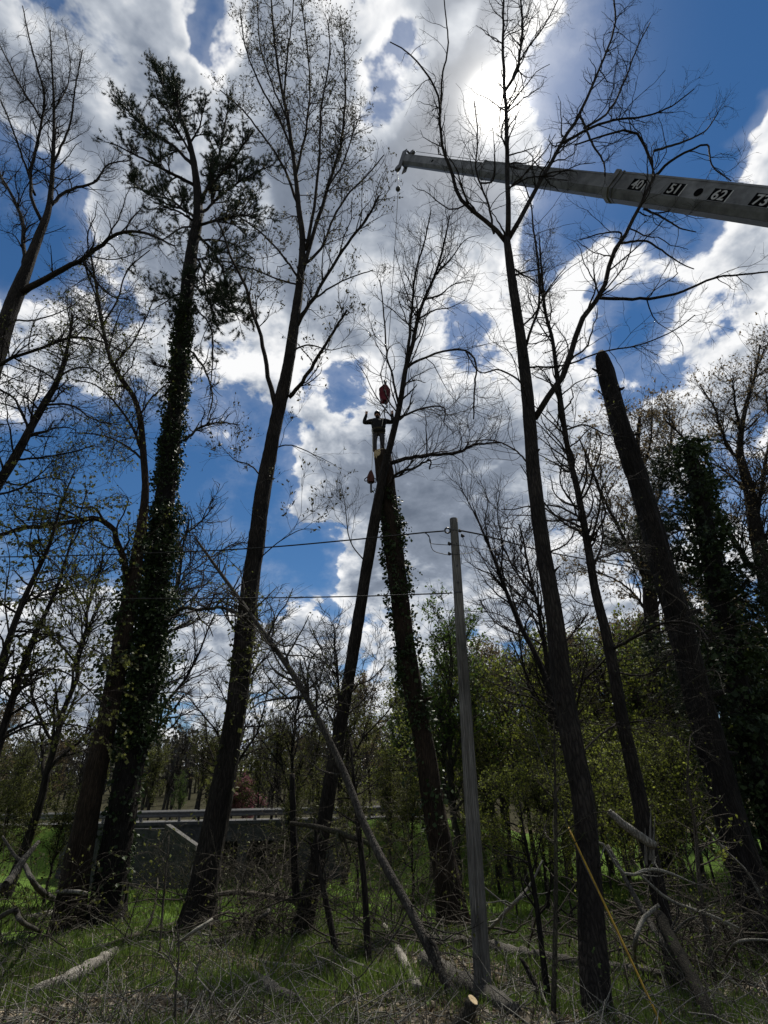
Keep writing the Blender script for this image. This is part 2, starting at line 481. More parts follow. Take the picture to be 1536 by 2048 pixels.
def ivy_on(P, R, z0, z1, n, size=0.085, bulge=1.05, out=0.12, patch=-0.35):
    """leaves hugging a trunk between two heights, in overlapping clumps with bare gaps and hanging shoots"""
    Z = P[:, 2]
    def onto(zz, a, off):
        c = np.stack([np.interp(zz, Z, P[:, j]) for j in range(3)], 1)
        r = np.interp(zz, Z, R)
        nv = np.stack([np.cos(a), np.sin(a), np.zeros(len(a))], 1)
        return c + nv * (r * bulge + off)[:, None], nv
    zz = rng.uniform(z0, z1, n * 2); a = rng.uniform(0, 2 * math.pi, n * 2)
    f = np.sin(zz * 2.3 + a * 2 + 0.7) * np.sin(zz * 1.1 - a * 3 + 1) + 0.6 * np.sin(zz * 5.1 + a) * np.sin(a * 2 - zz * 3.3) + 0.35 * rng.normal(size=n * 2)
    edge = np.minimum((zz - z0), (z1 - zz)) / max(0.01, (z1 - z0))
    k = np.where((f > patch) & (edge > 0.06 * rng.uniform(0, 1, n * 2)))[0][:n]
    zz, a, f = zz[k], a[k], f[k]
    p, nv = onto(zz, a, out * np.clip(f + 0.5, 0.05, 1.6) * rng.uniform(0.1, 1, len(k)))
    D = nv * 0.6 + np.array([0, 0, -0.5])
    A = leaf_quads(p, D, size * rng.uniform(0.55, 1.35, (len(k), 1)), 0.95, 0.55, 0.12)
    # shoots that stick out and hang
    m_ = max(5, n // 170)
    zs = rng.uniform(z0, z1, m_); as_ = rng.uniform(0, 6.28, m_)
    q, nv = onto(zs, as_, np.full(m_, out * 0.4))
    d = norm(nv + rng.normal(size=(m_, 3)) * 0.4); pts = []
    for s_ in range(9):
        q = q + d * 0.06; d = norm(d + np.array([0, 0, -0.22]) + rng.normal(size=(m_, 3)) * 0.15)
        pts.append(q + rng.normal(size=(m_, 3)) * 0.02)
    C = np.concatenate(pts)
    B_ = leaf_quads(C, np.tile(np.array([[0, 0, -0.7]]), (len(C), 1)), size * 0.9, 0.9, 0.7, 0.1)
    return join([A, B_])

def trunk3d(pts, Y0, Y1, lift=True):
    """pts base first [(px,py,width px)]; returns P (n,3), R (n)"""
    m = len(pts)
    b = np.array([p[1] for p in pts], float)
    tt = (b[0] - b) / max(1e-6, (b[0] - b[-1]))
    rows = []
    for (px, py, w), t in zip(pts, tt):
        p = at(px, py, Y0 + (Y1 - Y0) * t)
        rows.append([*p, w * 0.5 * depth(p) / F])
    rows = np.array(rows)
    if lift:
        d = rows[0, :3] - rows[1, :3]; d = d / np.linalg.norm(d)
        zz = float(g(rows[0, 0], rows[0, 1])) - 0.25
        if rows[0, 2] > zz + 0.02 and d[2] < -0.2:
            k = (rows[0, 2] - zz) / -d[2]
            rows = np.vstack([[*(rows[0, :3] + d * k), rows[0, 3] * 1.02], rows])
    L = np.linalg.norm(np.diff(rows[:, :3], axis=0), axis=1).sum()
    q = resample(rows, int(max(14, L / 0.22)))
    return q[:, :3], np.maximum(q[:, 3], 0.004)

def flare(P, R, amt=0.45, hgt=0.35):
    z0 = float(g(P[0, 0], P[0, 1]))
    return R * (1 + amt * np.exp(-np.maximum(P[:, 2] - z0, 0) / hgt))

LIMB_N = 22
def limb3d(pts, w0, w1, Ya, dY):
    m = len(pts)
    px = np.array(pts, float)
    L = np.concatenate([[0], np.cumsum(np.hypot(*np.diff(px, axis=0).T))]); L /= L[-1]
    rows = []
    for (x, y), t in zip(pts, L):
        p = at(x, y, Ya + dY * t)
        rows.append([*p, max(0.004, (w0 + (w1 - w0) * t) * 0.5 * depth(p) / F)])
    q = resample(rows, LIMB_N)
    q[1:-1, :3] += rng.normal(size=(LIMB_N - 2, 3)) * q[1:-1, 3:4] * 0.25
    return q[:, :3], q[:, 3]

def ytrunk(pts, Y0, Y1, py):
    b0, b1 = pts[0][1], pts[-1][1]
    return Y0 + (Y1 - Y0) * (b0 - py) / (b0 - b1)

def photo_tree(name, label, trunk, Y0, Y1, limbs=(), mat='bark_dark', levels=(), leaves=None, foli='leaf_bud', crown_from=0.45,
               flare_amt=0.45, sides=34, ridge=0.06, trunk_w=1.0, cut=False, group=None, cat='tree', up=0.06, limbmat=None, stubs=0):
    tp, tr = trunk3d(trunk, Y0, Y1)
    if flare_amt: tr = flare(tp, tr, flare_amt)
    base = np.array([tp[0, 0], tp[0, 1], float(g(tp[0, 0], tp[0, 1]))])
    root = empty(name, base, label, cat, group)
    V, Fl = tubes(tp[None], tr[None], sides, True, ridge)
    mesh_np('trunk', V, Fl, mat, root, base)
    for q_ in range(stubs):      # snapped-off branch stubs and knots
        i_ = rng.integers(int(len(tp) * 0.1), int(len(tp) * 0.8)); az = rng.uniform(0, 6.28); dv = np.array([math.cos(az), math.sin(az), rng.uniform(-0.1, 0.6)]); dv /= np.linalg.norm(dv)
        ln_ = tr[i_] * rng.uniform(1.2, 2.2); sp0 = tp[i_] + dv * 0; r_ = tr[i_] * rng.uniform(0.12, 0.3)
        V, Fl = tubes(np.stack([sp0, sp0 + dv * ln_ * 0.6, sp0 + dv * ln_ + np.array([0, 0, 0.02])])[None], np.array([[r_ * 2.0, r_ * 1.2, r_ * 0.7]]), 8, True, 0.1)
        mesh_np('branch_stub', V, Fl, mat, root, base)
    LP, LR = [], []
    for (pts, w0, w1, dY) in limbs:
        lp, lr = limb3d(pts, w0, w1, ytrunk(trunk, Y0, Y1, pts[0][1]) if len(pts[0]) == 2 else 0, dY)
        V, Fl = tubes(lp[None], lr[None], 7, True, 0.04)
        mesh_np('limb', V, Fl, limbmat or mat, root, base)
        LP.append(lp); LR.append(lr)
    # the upper part of the trunk bears twigs too
    k0 = int(len(tp) * crown_from)
    if levels:
        up_t = resample(np.column_stack([tp[k0:], tr[k0:]]), LIMB_N)
        P = np.stack(LP + [up_t[:, :3]]); R = np.stack(LR + [up_t[:, 3]])
        wt = np.ones(len(P)); wt[-1] = trunk_w
        parts = []; P_all = None; cur, curR = P, R
        for li, (n, ln, ang, seg, rm, k) in enumerate(levels):
            P2, R2 = grow(cur, curR, int(n * (1.15, 1.5, 1.9)[li]), ln * (1.9, 1.75, 1.6)[li], ang, seg, wig=0.2, up=up * 0.8, tmin=0.08 if li else 0.12, rmin=rm, weight=wt if li == 0 else None, rr=0.45, rcap=0.032 if li == 0 else 0.012)
            parts.append(tubes(P2, R2, k))
            if li == 0 and len(levels) > 1:
                cur, curR = P2, R2
            else:
                cur, curR = P2, R2
        V, Fl = join(parts)
        cr = mesh_np('crown', V, Fl, limbmat or mat, root, base)
        if leaves:
            n, size, asp, droop = leaves
            C, D = pick(cur, n, 0.25)
            V, Fl = leaf_quads(C, D * 0.6 + np.array([0, 0, droop]), size, asp, 0.6, 0.1)
            tag(mesh_np('foliage', V, Fl, foli, cr, base, False), kind='stuff')
    return root, base, tp, tr

# ------------------------------------------------------------------ materials
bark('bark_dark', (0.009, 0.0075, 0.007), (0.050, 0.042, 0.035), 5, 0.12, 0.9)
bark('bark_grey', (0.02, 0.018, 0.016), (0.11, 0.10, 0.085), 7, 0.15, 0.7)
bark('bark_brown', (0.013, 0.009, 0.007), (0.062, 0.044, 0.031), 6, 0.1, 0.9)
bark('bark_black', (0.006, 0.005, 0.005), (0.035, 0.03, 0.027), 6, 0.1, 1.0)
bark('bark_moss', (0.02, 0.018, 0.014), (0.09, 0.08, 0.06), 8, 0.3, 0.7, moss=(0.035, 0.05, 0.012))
bark('wood_pale', (0.10, 0.09, 0.075), (0.36, 0.34, 0.30), 5, 0.2, 0.5)
bark('wood_grey', (0.035, 0.032, 0.028), (0.15, 0.14, 0.12), 6, 0.5, 0.6)
bark('branch_pale', (0.09, 0.083, 0.07), (0.30, 0.29, 0.25), 10, 1.0, 0.4)
bark('branch_mid', (0.03, 0.026, 0.02), (0.12, 0.105, 0.085), 10, 1.0, 0.4)
bark('pole_wood', (0.09, 0.085, 0.076), (0.38, 0.36, 0.325), 14, 0.02, 0.9)
plain('cut_wood', (0.42, 0.31, 0.17), 0.8, 0, 0.25, 30, c2=(0.5, 0.4, 0.25))
leaf('leaf_bud', (0.025, 0.022, 0.012), (0.07, 0.065, 0.03), 0.3)
leaf('leaf_olive', (0.035, 0.04, 0.012), (0.11, 0.12, 0.03), 0.5)
leaf('leaf_green', (0.03, 0.055, 0.012), (0.10, 0.16, 0.03), 0.5)
leaf('leaf_yellow', (0.03, 0.045, 0.01), (0.22, 0.25, 0.04), 0.5)
leaf('leaf_tan', (0.06, 0.045, 0.025), (0.16, 0.12, 0.06), 0.4)
leaf('leaf_pink', (0.12, 0.05, 0.06), (0.24, 0.10, 0.12), 0.4)
leaf('ivy_leaf', (0.010, 0.020, 0.007), (0.035, 0.055, 0.016), 0.1)
leaf('pine_needle', (0.008, 0.016, 0.008), (0.03, 0.045, 0.02), 0.1)
leaf('grass_blade', (0.035, 0.065, 0.010), (0.11, 0.16, 0.03), 0.45)
leaf('dry_leaf', (0.05, 0.035, 0.02), (0.30, 0.25, 0.18), 0.15)
leaf('far_leaf', (0.022, 0.022, 0.014), (0.06, 0.058, 0.03), 0.2)
plain('black_rubber', (0.012, 0.012, 0.012), 0.6)
plain('steel_dark', (0.05, 0.05, 0.05), 0.5, 0.6)
plain('steel_galv', (0.085, 0.085, 0.085), 0.7, 0.3)
plain('boom_paint', (0.115, 0.118, 0.124), 0.55, 0.0, 0.4, 2.2)
plain('boom_dark', (0.05, 0.052, 0.056), 0.5, 0.2)
plain('plate_dark', (0.006, 0.006, 0.007), 1.0)
plain('number_white', (0.34, 0.34, 0.34), 0.6, 0, 0.15, 20)
plain('block_red', (0.10, 0.003, 0.007), 0.5, 0.0, 0.3, 6)
plain('yellow_plastic', (0.26, 0.165, 0.02), 0.7, 0, 0.3)
plain('concrete', (0.05, 0.05, 0.054), 0.9, 0, 0.35, 4, 0.4)
plain('asphalt', (0.055, 0.055, 0.058), 0.9, 0, 0.2, 20, 0.2)
plain('gravel_pale', (0.20, 0.19, 0.175), 0.95, 0, 0.25, 20, 0.2)
plain('rope_pale', (0.5, 0.48, 0.42), 0.8)
plain('saw_orange', (0.06, 0.016, 0.008), 0.6)
plain('cloth_black', (0.012, 0.012, 0.014), 0.9, 0, 0.3, 20, 0.3)
plain('cloth_grey', (0.035, 0.035, 0.04), 0.9, 0, 0.3, 20, 0.3)
plain('skin', (0.42, 0.24, 0.17), 0.6, 0, 0.1)
plain('helmet_black', (0.02, 0.02, 0.02), 0.35)
plain('boot_brown', (0.05, 0.03, 0.02), 0.6)
plain('strap_dull', (0.035, 0.03, 0.018), 0.8)

# ------------------------------------------------------------------ ground, road, water
def ground_mat():
    mt, nt, out = new_mat('forest_floor')
    N, L = nt.nodes, nt.links
    tc = N.new('ShaderNodeTexCoord')
    n1 = N.new('ShaderNodeTexNoise'); n1.inputs['Scale'].default_value = 0.35; n1.inputs['Detail'].default_value = 5
    n2 = N.new('ShaderNodeTexNoise'); n2.inputs['Scale'].default_value = 9.0; n2.inputs['Detail'].default_value = 8; n2.inputs['Roughness'].default_value = 0.7
    for n in (n1, n2): L.new(tc.outputs['Object'], n.inputs['Vector'])
    ca = N.new('ShaderNodeValToRGB')
    ca.color_ramp.elements[0].color = (0.03, 0.024, 0.015, 1); ca.color_ramp.elements[1].color = (0.15, 0.12, 0.08, 1)
    ca.color_ramp.elements[0].position = 0.3; ca.color_ramp.elements[1].position = 0.75
    L.new(n2.outputs[0], ca.inputs[0])
    cb = N.new('ShaderNodeValToRGB')
    cb.color_ramp.elements[0].color = (0.032, 0.06, 0.011, 1); cb.color_ramp.elements[1].color = (0.09, 0.145, 0.027, 1)
    cb.color_ramp.elements[0].position = 0.3; cb.color_ramp.elements[1].position = 0.7
    L.new(n2.outputs[0], cb.inputs[0])
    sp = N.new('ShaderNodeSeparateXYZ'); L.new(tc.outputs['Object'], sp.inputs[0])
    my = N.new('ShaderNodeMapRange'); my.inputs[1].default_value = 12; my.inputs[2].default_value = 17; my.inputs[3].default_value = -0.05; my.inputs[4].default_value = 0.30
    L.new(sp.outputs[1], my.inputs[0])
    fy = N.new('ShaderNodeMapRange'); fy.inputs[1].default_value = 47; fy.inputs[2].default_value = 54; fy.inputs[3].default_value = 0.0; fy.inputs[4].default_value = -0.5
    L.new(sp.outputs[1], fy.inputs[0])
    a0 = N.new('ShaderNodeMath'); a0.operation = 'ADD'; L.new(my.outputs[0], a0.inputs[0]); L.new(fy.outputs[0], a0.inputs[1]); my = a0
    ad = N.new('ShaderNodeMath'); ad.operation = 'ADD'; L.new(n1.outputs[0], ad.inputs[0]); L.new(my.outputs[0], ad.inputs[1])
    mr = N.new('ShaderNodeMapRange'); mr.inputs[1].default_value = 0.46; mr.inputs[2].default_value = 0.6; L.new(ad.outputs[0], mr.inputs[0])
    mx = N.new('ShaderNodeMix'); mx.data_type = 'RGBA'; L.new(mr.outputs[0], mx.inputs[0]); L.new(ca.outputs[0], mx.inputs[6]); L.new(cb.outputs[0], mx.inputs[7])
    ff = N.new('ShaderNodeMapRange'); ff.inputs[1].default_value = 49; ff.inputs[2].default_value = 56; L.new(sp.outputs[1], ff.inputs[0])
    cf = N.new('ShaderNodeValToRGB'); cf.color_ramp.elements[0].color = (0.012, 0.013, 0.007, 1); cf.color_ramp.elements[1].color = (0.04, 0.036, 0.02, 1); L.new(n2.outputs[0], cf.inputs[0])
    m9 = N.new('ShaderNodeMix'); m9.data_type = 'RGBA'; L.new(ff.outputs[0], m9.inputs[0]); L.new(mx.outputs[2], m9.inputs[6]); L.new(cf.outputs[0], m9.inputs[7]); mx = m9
    bs = N.new('ShaderNodeBsdfPrincipled'); bs.inputs['Roughness'].default_value = 1.0; bs.inputs['Specular IOR Level'].default_value = 0.05
    L.new(mx.outputs[2], bs.inputs['Base Color'])
    bp = N.new('ShaderNodeBump'); bp.inputs['Strength'].default_value = 0.8; bp.inputs['Distance'].default_value = 0.06
    L.new(n2.outputs[0], bp.inputs['Height']); L.new(bp.outputs[0], bs.inputs['Normal'])
    L.new(bs.outputs[0], out.inputs[0])
    MATS['forest_floor'] = mt
ground_mat()
def axis(fine0, fine1, step, far):
    a = list(np.arange(fine0, fine1 + step, step)); s = step
    while a[-1] < far:
        s *= 1.18; a.append(a[-1] + s)
    s = step
    while a[0] > -far:
        s *= 1.18; a.insert(0, a[0] - s)
    return np.array(a)
gx, gy = axis(-24, 26, 0.45, 900), axis(-2, 56, 0.4, 900)
GX, GY = np.meshgrid(gx, gy)
GZ = g(GX, GY)
ids = np.arange(GX.size).reshape(GX.shape)
gq = np.stack([ids[:-1, :-1], ids[:-1, 1:], ids[1:, 1:], ids[1:, :-1]], -1).reshape(-1, 4)
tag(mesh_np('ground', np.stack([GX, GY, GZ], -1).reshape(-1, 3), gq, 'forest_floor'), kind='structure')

def sheet(name, x0, x1, y0, y1, z, mat, nx=40):
    xs = np.linspace(x0, x1, nx)
    V = np.concatenate([np.stack([xs, np.full(nx, y0), np.full(nx, z)], 1), np.stack([xs, np.full(nx, y1), np.full(nx, z)], 1)])
    i = np.arange(nx - 1)
    return tag(mesh_np(name, V, np.stack([i, i + 1, i + 1 + nx, i + nx], 1), mat), kind='structure')
sheet('road', -70, 3, 37.2, 44.5, 1.22, 'asphalt')
sheet('road_shoulder', -70, 3, 44.5, 46.2, 1.24, 'gravel_pale')
def water_mat():
    mt, nt, out = new_mat('creek_water')
    bs = nt.nodes.new('ShaderNodeBsdfPrincipled')
    bs.inputs['Base Color'].default_value = (0.012, 0.014, 0.010, 1); bs.inputs['Roughness'].default_value = 0.12
    n = nt.nodes.new('ShaderNodeTexNoise'); n.inputs['Scale'].default_value = 6
    bp = nt.nodes.new('ShaderNodeBump'); bp.inputs['Strength'].default_value = 0.3; bp.inputs['Distance'].default_value = 0.05
    nt.links.new(n.outputs[0], bp.inputs['Height']); nt.links.new(bp.outputs[0], bs.inputs['Normal']); nt.links.new(bs.outputs[0], out.inputs[0])
    MATS['creek_water'] = mt
water_mat()
xs = np.linspace(-14, 40, 60)
V = np.concatenate([np.stack([xs, 32 + 0.12 * xs - 1.6, np.full(60, -1.95)], 1), np.stack([xs, 32 + 0.12 * xs + 1.6, np.full(60, -1.95)], 1)])
i = np.arange(59)
tag(mesh_np('creek_water', V, np.stack([i, i + 1, i + 61, i + 60], 1), 'creek_water'), kind='structure')

# concrete culvert that carries the road over the creek
plain('wall_cap', (0.065, 0.063, 0.06), 0.9, 0, 0.35, 6, 0.3)
def wall_prism(outline, y0, y1):
    """outline [(x,z)] extruded between two depths"""
    n = len(outline); o = np.array(outline, float)
    V = np.concatenate([np.column_stack([o[:, 0], np.full(n, y0), o[:, 1]]), np.column_stack([o[:, 0], np.full(n, y1), o[:, 1]])])
    i = np.arange(n); j = (i + 1) % n
    side = np.stack([i, j, j + n, i + n], 1)
    caps = [np.arange(n)[::-1][None], (np.arange(n) + n)[None]]
    return V, [side] + caps
def px_x(px, py, Y): return at(px, py, Y)[0]
cv = empty('road_culvert', (-10, 33, -1.5), 'grey concrete road culvert with sloping wing wall behind the left trunks', 'culvert')
B0 = np.array([-10, 33, -1.5])
xa, xb, xc, xd = px_x(385, 1700, 33), px_x(475, 1700, 33), px_x(560, 1700, 33), px_x(690, 1700, 33)
def prism_obj(name, outline, y0, y1, mat, parent, o):
    V, Fl = wall_prism(outline, y0, y1)
    V = V - o
    me = bpy.data.meshes.new(name)
    me.from_pydata(V.tolist(), [], [list(map(int, r)) for f in Fl for r in f])
    me.materials.append(MATS[mat]); ob = bpy.data.objects.new(name, me); COL.objects.link(ob); ob.parent = parent
    return ob
prism_obj('head_wall', [(-17, 0.35), (xd, 0.35), (xd, 1.12), (-17, 1.12)], 33.0, 33.5, 'concrete', cv, B0)
prism_obj('parapet_cap', [(-17.1, 1.12), (xd + 0.1, 1.12), (xd + 0.1, 1.28), (-17.1, 1.28)], 32.9, 33.6, 'concrete', cv, B0)
prism_obj('pier', [(xb, -2.4), (xb + 0.5, -2.4), (xb + 0.5, 0.35), (xb, 0.35)], 33.01, 37, 'concrete', cv, B0)
prism_obj('abutment', [(xc + 0.7, -2.4), (xd, -2.4), (xd, 0.35), (xc + 0.7, 0.35)], 33.01, 37, 'concrete', cv, B0)
prism_obj('abutment', [(-17, -2.4), (xa - 0.4, -2.4), (xa - 0.4, 0.35), (-17, 0.35)], 33.01, 37, 'concrete', cv, B0)
prism_obj('dark_passage_stop', [(-17, -2.5), (xd, -2.5), (xd, 0.36), (-17, 0.36)], 37.01, 37.9, 'concrete', cv, B0)  # added wall stopping the passage short so its openings stay dark
prism_obj('deck_slab', [(-17, 0.37), (xd, 0.37), (xd, 1.08), (-17, 1.08)], 33.51, 37.9, 'concrete', cv, B0)
wl, wm, wr = px_x(190, 1700, 30), px_x(335, 1650, 30), px_x(388, 1690, 30)
zt, zr = at(335, 1650, 30)[2], at(388, 1692, 30)[2]
ww = prism_obj('wing_wall', [(wl, -1.8), (wr, -1.8), (wr, zr - 0.14), (wm, zt - 0.14), (wl, zt - 0.12)], 30.0, 30.45, 'concrete', cv, B0)
prism_obj('wing_wall_cap', [(wm - 0.05, zt - 0.137), (wr + 0.12, zr - 0.20), (wr + 0.12, zr + 0.02), (wm - 0.05, zt + 0.03)], 29.9, 30.55, 'wall_cap', ww, B0)
for k in range(9):      # form-board joints stand proud of the wing wall
    x = wl + (wm - wl) * (k + 0.5) / 9
    prism_obj('form_board', [(x, -1.6), (x + 0.17, -1.6), (x + 0.17, zt - 0.2), (x, zt - 0.2)], 29.985, 30.01, 'concrete', ww, B0)

# guard rails along the road
def guardrail(label, y, z, x0, x1):
    root = empty('guard_rail', (x0, y, z), label, 'guard rail', 'guard rails along the road')
    o = np.array([x0, y, z])
    prof = np.array([(0, 0.42), (-0.05, 0.47), (-0.05, 0.53), (0.0, 0.57), (0.0, 0.61), (-0.05, 0.65), (-0.05, 0.71), (0, 0.76)])
    n = len(prof)
    xs = np.array([x0, x1])
    V = np.concatenate([np.column_stack([np.full(n, x), y + prof[:, 0], z + prof[:, 1]]) for x in xs] + [np.column_stack([np.full(n, x), y + 0.006 + prof[:, 0], z + prof[:, 1]]) for x in xs])
    i = np.arange(n - 1)
    q = np.concatenate([np.stack([i, i + 1, i + 1 + n, i + n], 1), np.stack([i, i + 1, i + 1 + n, i + n], 1)[:, ::-1] + 2 * n])
    mesh_np('rail_beam', V, q, 'steel_galv', root, o, False)
    pv, pf = box((0, 0, 0.3), (0.14, 0.12, 0.9))
    first = None
    for x in np.arange(x0 + 1, x1, 2.2):
        if first is None:
            first = mesh_np('post', pv, pf, 'steel_galv', root, (0, 0, 0), False); ob = first
        else:
            ob = first.copy(); COL.objects.link(ob); ob.parent = root
        ob.location = (x - x0, 0.08, 0)
guardrail('galvanised guard rail on the near side of the road above the culvert', 36.2, 1.05, -44, 1.0)
guardrail('galvanised guard rail on the far side of the road', 46.6, 1.15, -44, 1.0)

# ------------------------------------------------------------------ the main trees
T_PINE = [(215, 1830, 66), (232, 1700, 58), (255, 1560, 54), (280, 1400, 50), (300, 1250, 46), (325, 1050, 38), (345, 860, 32), (363, 700, 28), (372, 600, 25), (384, 500, 22), (396, 430, 18), (391, 350, 13), (378, 280, 9), (355, 210, 6), (346, 140, 3)]
T_TWIN = [(140, 1825, 56), (158, 1720, 50), (188, 1560, 40), (220, 1410, 35), (250, 1250, 31), (268, 1150, 25), (282, 1060, 19), (291, 980, 14), (286, 900, 12), (281, 840, 11), (268, 795, 10), (248, 765, 9), (226, 730, 8), (214, 695, 7), (203, 640, 6), (192, 570, 5), (180, 500, 3)]
T_BUD = [(393, 1850, 64), (412, 1740, 53), (430, 1650, 48), (452, 1540, 43), (475, 1400, 40), (492, 1250, 37), (506, 1130, 33), (530, 960, 29), (553, 840, 25), (575, 740, 23), (590, 640, 19), (600, 560, 15), (605, 480, 12), (598, 420, 10), (590, 340, 8), (576, 240, 7), (560, 160, 5), (547, 60, 4), (540, -40, 2)]
T_LEAN = [(605, 1855, 36), (640, 1690, 30), (665, 1540, 27), (690, 1400, 24), (715, 1250, 23), (738, 1110, 22), (755, 1010, 19), (768, 940, 15), (778, 900, 13), (788, 858, 12), (795, 830, 11), (803, 790, 10), (812, 735, 9), (825, 690, 8), (835, 640, 7), (848, 600, 6), (870, 550, 5), (885, 500, 4), (900, 430, 2)]
T_STUB = [(912, 1880, 62), (892, 1750, 50), (868, 1620, 43), (850, 1500, 40), (830, 1400, 38), (810, 1280, 37), (795, 1150, 36), (781, 1040, 35), (771, 960, 35), (765, 908, 34)]
T_MAIN = [(1200, 2085, 66), (1190, 1960, 58), (1184, 1850, 50), (1178, 1740, 46), (1166, 1600, 42), (1143, 1480, 41), (1122, 1350, 37), (1109, 1230, 33), (1087, 1100, 29), (1068, 950, 27), (1056, 800, 23), (1042, 680, 20), (1030, 600, 18), (1021, 540, 16), (1013, 478, 13)]
T_THIN = [(1352, 1960, 32), (1330, 1850, 29), (1306, 1730, 29), (1290, 1660, 30), (1278, 1590, 29), (1260, 1510, 27), (1245, 1440, 24), (1225, 1330, 21), (1210, 1260, 18), (1190, 1180, 16), (1177, 1100, 14), (1155, 980, 12), (1140, 920, 11), (1128, 850, 10), (1115, 760, 9), (1105, 680, 7), (1090, 620, 6), (1083, 540, 4), (1078, 470, 2)]
T_SNAG = [(1530, 1880, 72), (1498, 1760, 60), (1466, 1660, 57), (1436, 1540, 55), (1406, 1430, 53), (1381, 1330, 50), (1353, 1220, 47), (1325, 1130, 44), (1298, 1030, 41), (1266, 930, 37), (1240, 850, 35), (1216, 760, 31), (1205, 722, 27), (1203, 711, 22), (1202, 704, 12)]

# pine with ivy
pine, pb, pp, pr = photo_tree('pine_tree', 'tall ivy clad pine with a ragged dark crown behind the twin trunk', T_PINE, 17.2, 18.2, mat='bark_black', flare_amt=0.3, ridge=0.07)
lim = [([(385, 330), (345, 290), (300, 262), (258, 225), (228, 190)], 7, 2, 1.0), ([(390, 372), (340, 345), (280, 315), (222, 285)], 7, 2, -1.2), ([(375, 270), (350, 220), (320, 160), (303, 125)], 5, 2, 0.6),
 ([(362, 230), (352, 190), (348, 150)], 4, 2, -0.4), ([(388, 320), (355, 260), (330, 215), (305, 190)], 5, 2, -1.5), ([(398, 415), (425, 350), (440, 300), (452, 235), (458, 210)], 7, 2, 1.2),
 ([(396, 400), (440, 350), (480, 300), (500, 262)], 6, 2, -1.4), ([(400, 430), (450, 385), (500, 350), (545, 330)], 6, 2, 1.8), ([(395, 440), (340, 400), (290, 385), (255, 352)], 6, 2, 1.6),
 ([(398, 450), (440, 440), (480, 430), (520, 440)], 6, 2, -1.8), ([(393, 445), (360, 425), (335, 415), (312, 405)], 5, 2, -1.5), ([(392, 470), (425, 500), (445, 540), (460, 600), (478, 640)], 6, 2, -0.6),
 ([(385, 500), (405, 540), (415, 590), (430, 630)], 5, 2, -1.2), ([(375, 590), (350, 590), (330, 605), (312, 615)], 4, 2, -1.0), ([(386, 480), (430, 480), (470, 490), (510, 520)], 5, 2, 1.6), ([(378, 290), (400, 250), (405, 215)], 5, 2, -0.6),
 ([(393, 455), (365, 455), (340, 470), (325, 480)], 4, 2, 1.2), ([(380, 560), (410, 590), (450, 620), (480, 628)], 4, 2, 0.5), ([(376, 590), (395, 620), (420, 650), (426, 700), (420, 790)], 4, 2, -0.5)]
LP, LR = [], []
for k, (pts, w0, w1, dY) in enumerate(lim):
    lp, lr = limb3d(pts, w0, w1, ytrunk(T_PINE, 17.2, 18.2, pts[0][1]), dY)
    V, Fl = tubes(lp[None], lr[None], 6)
    mesh_np('limb', V, Fl, 'bark_black', pine, pb)
    LP.append(lp); LR.append(lr)
LP = np.stack(LP); LR = np.stack(LR)
wt = np.ones(len(LP)); wt[-1] = 0.05
P1, R1 = grow(LP, LR, 560, 1.7, 42, 6, 0.12, 0.08, 0.15, rmin=0.010, weight=wt)
P2, R2 = grow(P1, R1, 3200, 0.8, 40, 4, 0.12, 0.10, 0.15, rmin=0.006)
V, Fl = join([tubes(P1, R1, 4), tubes(P2, R2, 3)])
mesh_np('crown', V, Fl, 'bark_black', pine, pb)
C1, D1 = pick(P2, 20000, 0.2); C2, D2 = pick(P1, 900, 0.55)
V, Fl = needles(np.concatenate([C1, C2]), np.concatenate([D1, D2]), 9, 0.18, 0.02, 0.7)
tag(mesh_np('needles', V, Fl, 'pine_needle', pine, pb, False), kind='stuff')
z = lambda py, Y: at(300, py, Y)[2]
V, Fl = join([ivy_on(pp, pr, z(1520, 17.4), z(1000, 17.7), 12500, 0.095, 1.03, 0.36, -0.7), ivy_on(pp, pr, z(1000, 17.7), z(600, 18), 8000, 0.09, 1.02, 0.2, -0.6), ivy_on(pp, pr, z(1800, 17.4), z(1500, 17.7), 500, 0.10, 1.02, 0.08),
              ivy_on(pp + np.array([0.35, 0, 0]), pr * 0.7, z(1450, 17.4), z(1150, 17.7), 1300, 0.095, 1.0, 0.5, 0.2)])
tag(mesh_np('ivy', V, Fl, 'ivy_leaf', pine, pb, False), kind='stuff')

# the deciduous twin beside it
twin, tb, tp_, tr_ = photo_tree('maple_tree', 'brown barked maple trunk left of the ivy clad pine, one limb arching left', T_TWIN, 16.8, 16.4, [
    ([(258, 1185), (250, 1130), (240, 1092), (226, 1058), (204, 1038), (150, 1042), (90, 1052), (40, 1058), (-10, 1072), (-60, 1080)], 13, 7, -2.5),
    ([(205, 1038), (190, 1015), (160, 1015), (110, 990), (60, 985)], 5, 2, -2.0),
    ([(283, 900), (262, 850), (225, 800), (190, 770), (150, 760)], 6, 2, -1.5), ([(281, 830), (300, 800), (330, 770), (350, 760)], 4, 2, 1.0),
    ([(215, 695), (195, 660), (160, 640), (130, 600)], 4, 2, 1.0), ([(226, 730), (262, 690), (290, 640), (310, 590)], 4, 2, 0.8),
    ([(286, 920), (250, 890), (200, 870), (140, 865)], 5, 2, 1.5),
    ([(205, 650), (235, 600), (255, 540), (300, 500)], 4, 2, -1.0)],
    mat='bark_brown', levels=[(130, 1.3, 55, 7, 0.010, 4), (800, 0.6, 45, 5, 0.007, 3), (1500, 0.3, 45, 3, 0.006, 3)], leaves=(2600, 0.085, 0.8, -0.6), foli='leaf_olive', crown_from=0.55, up=0.03, flare_amt=0.3)
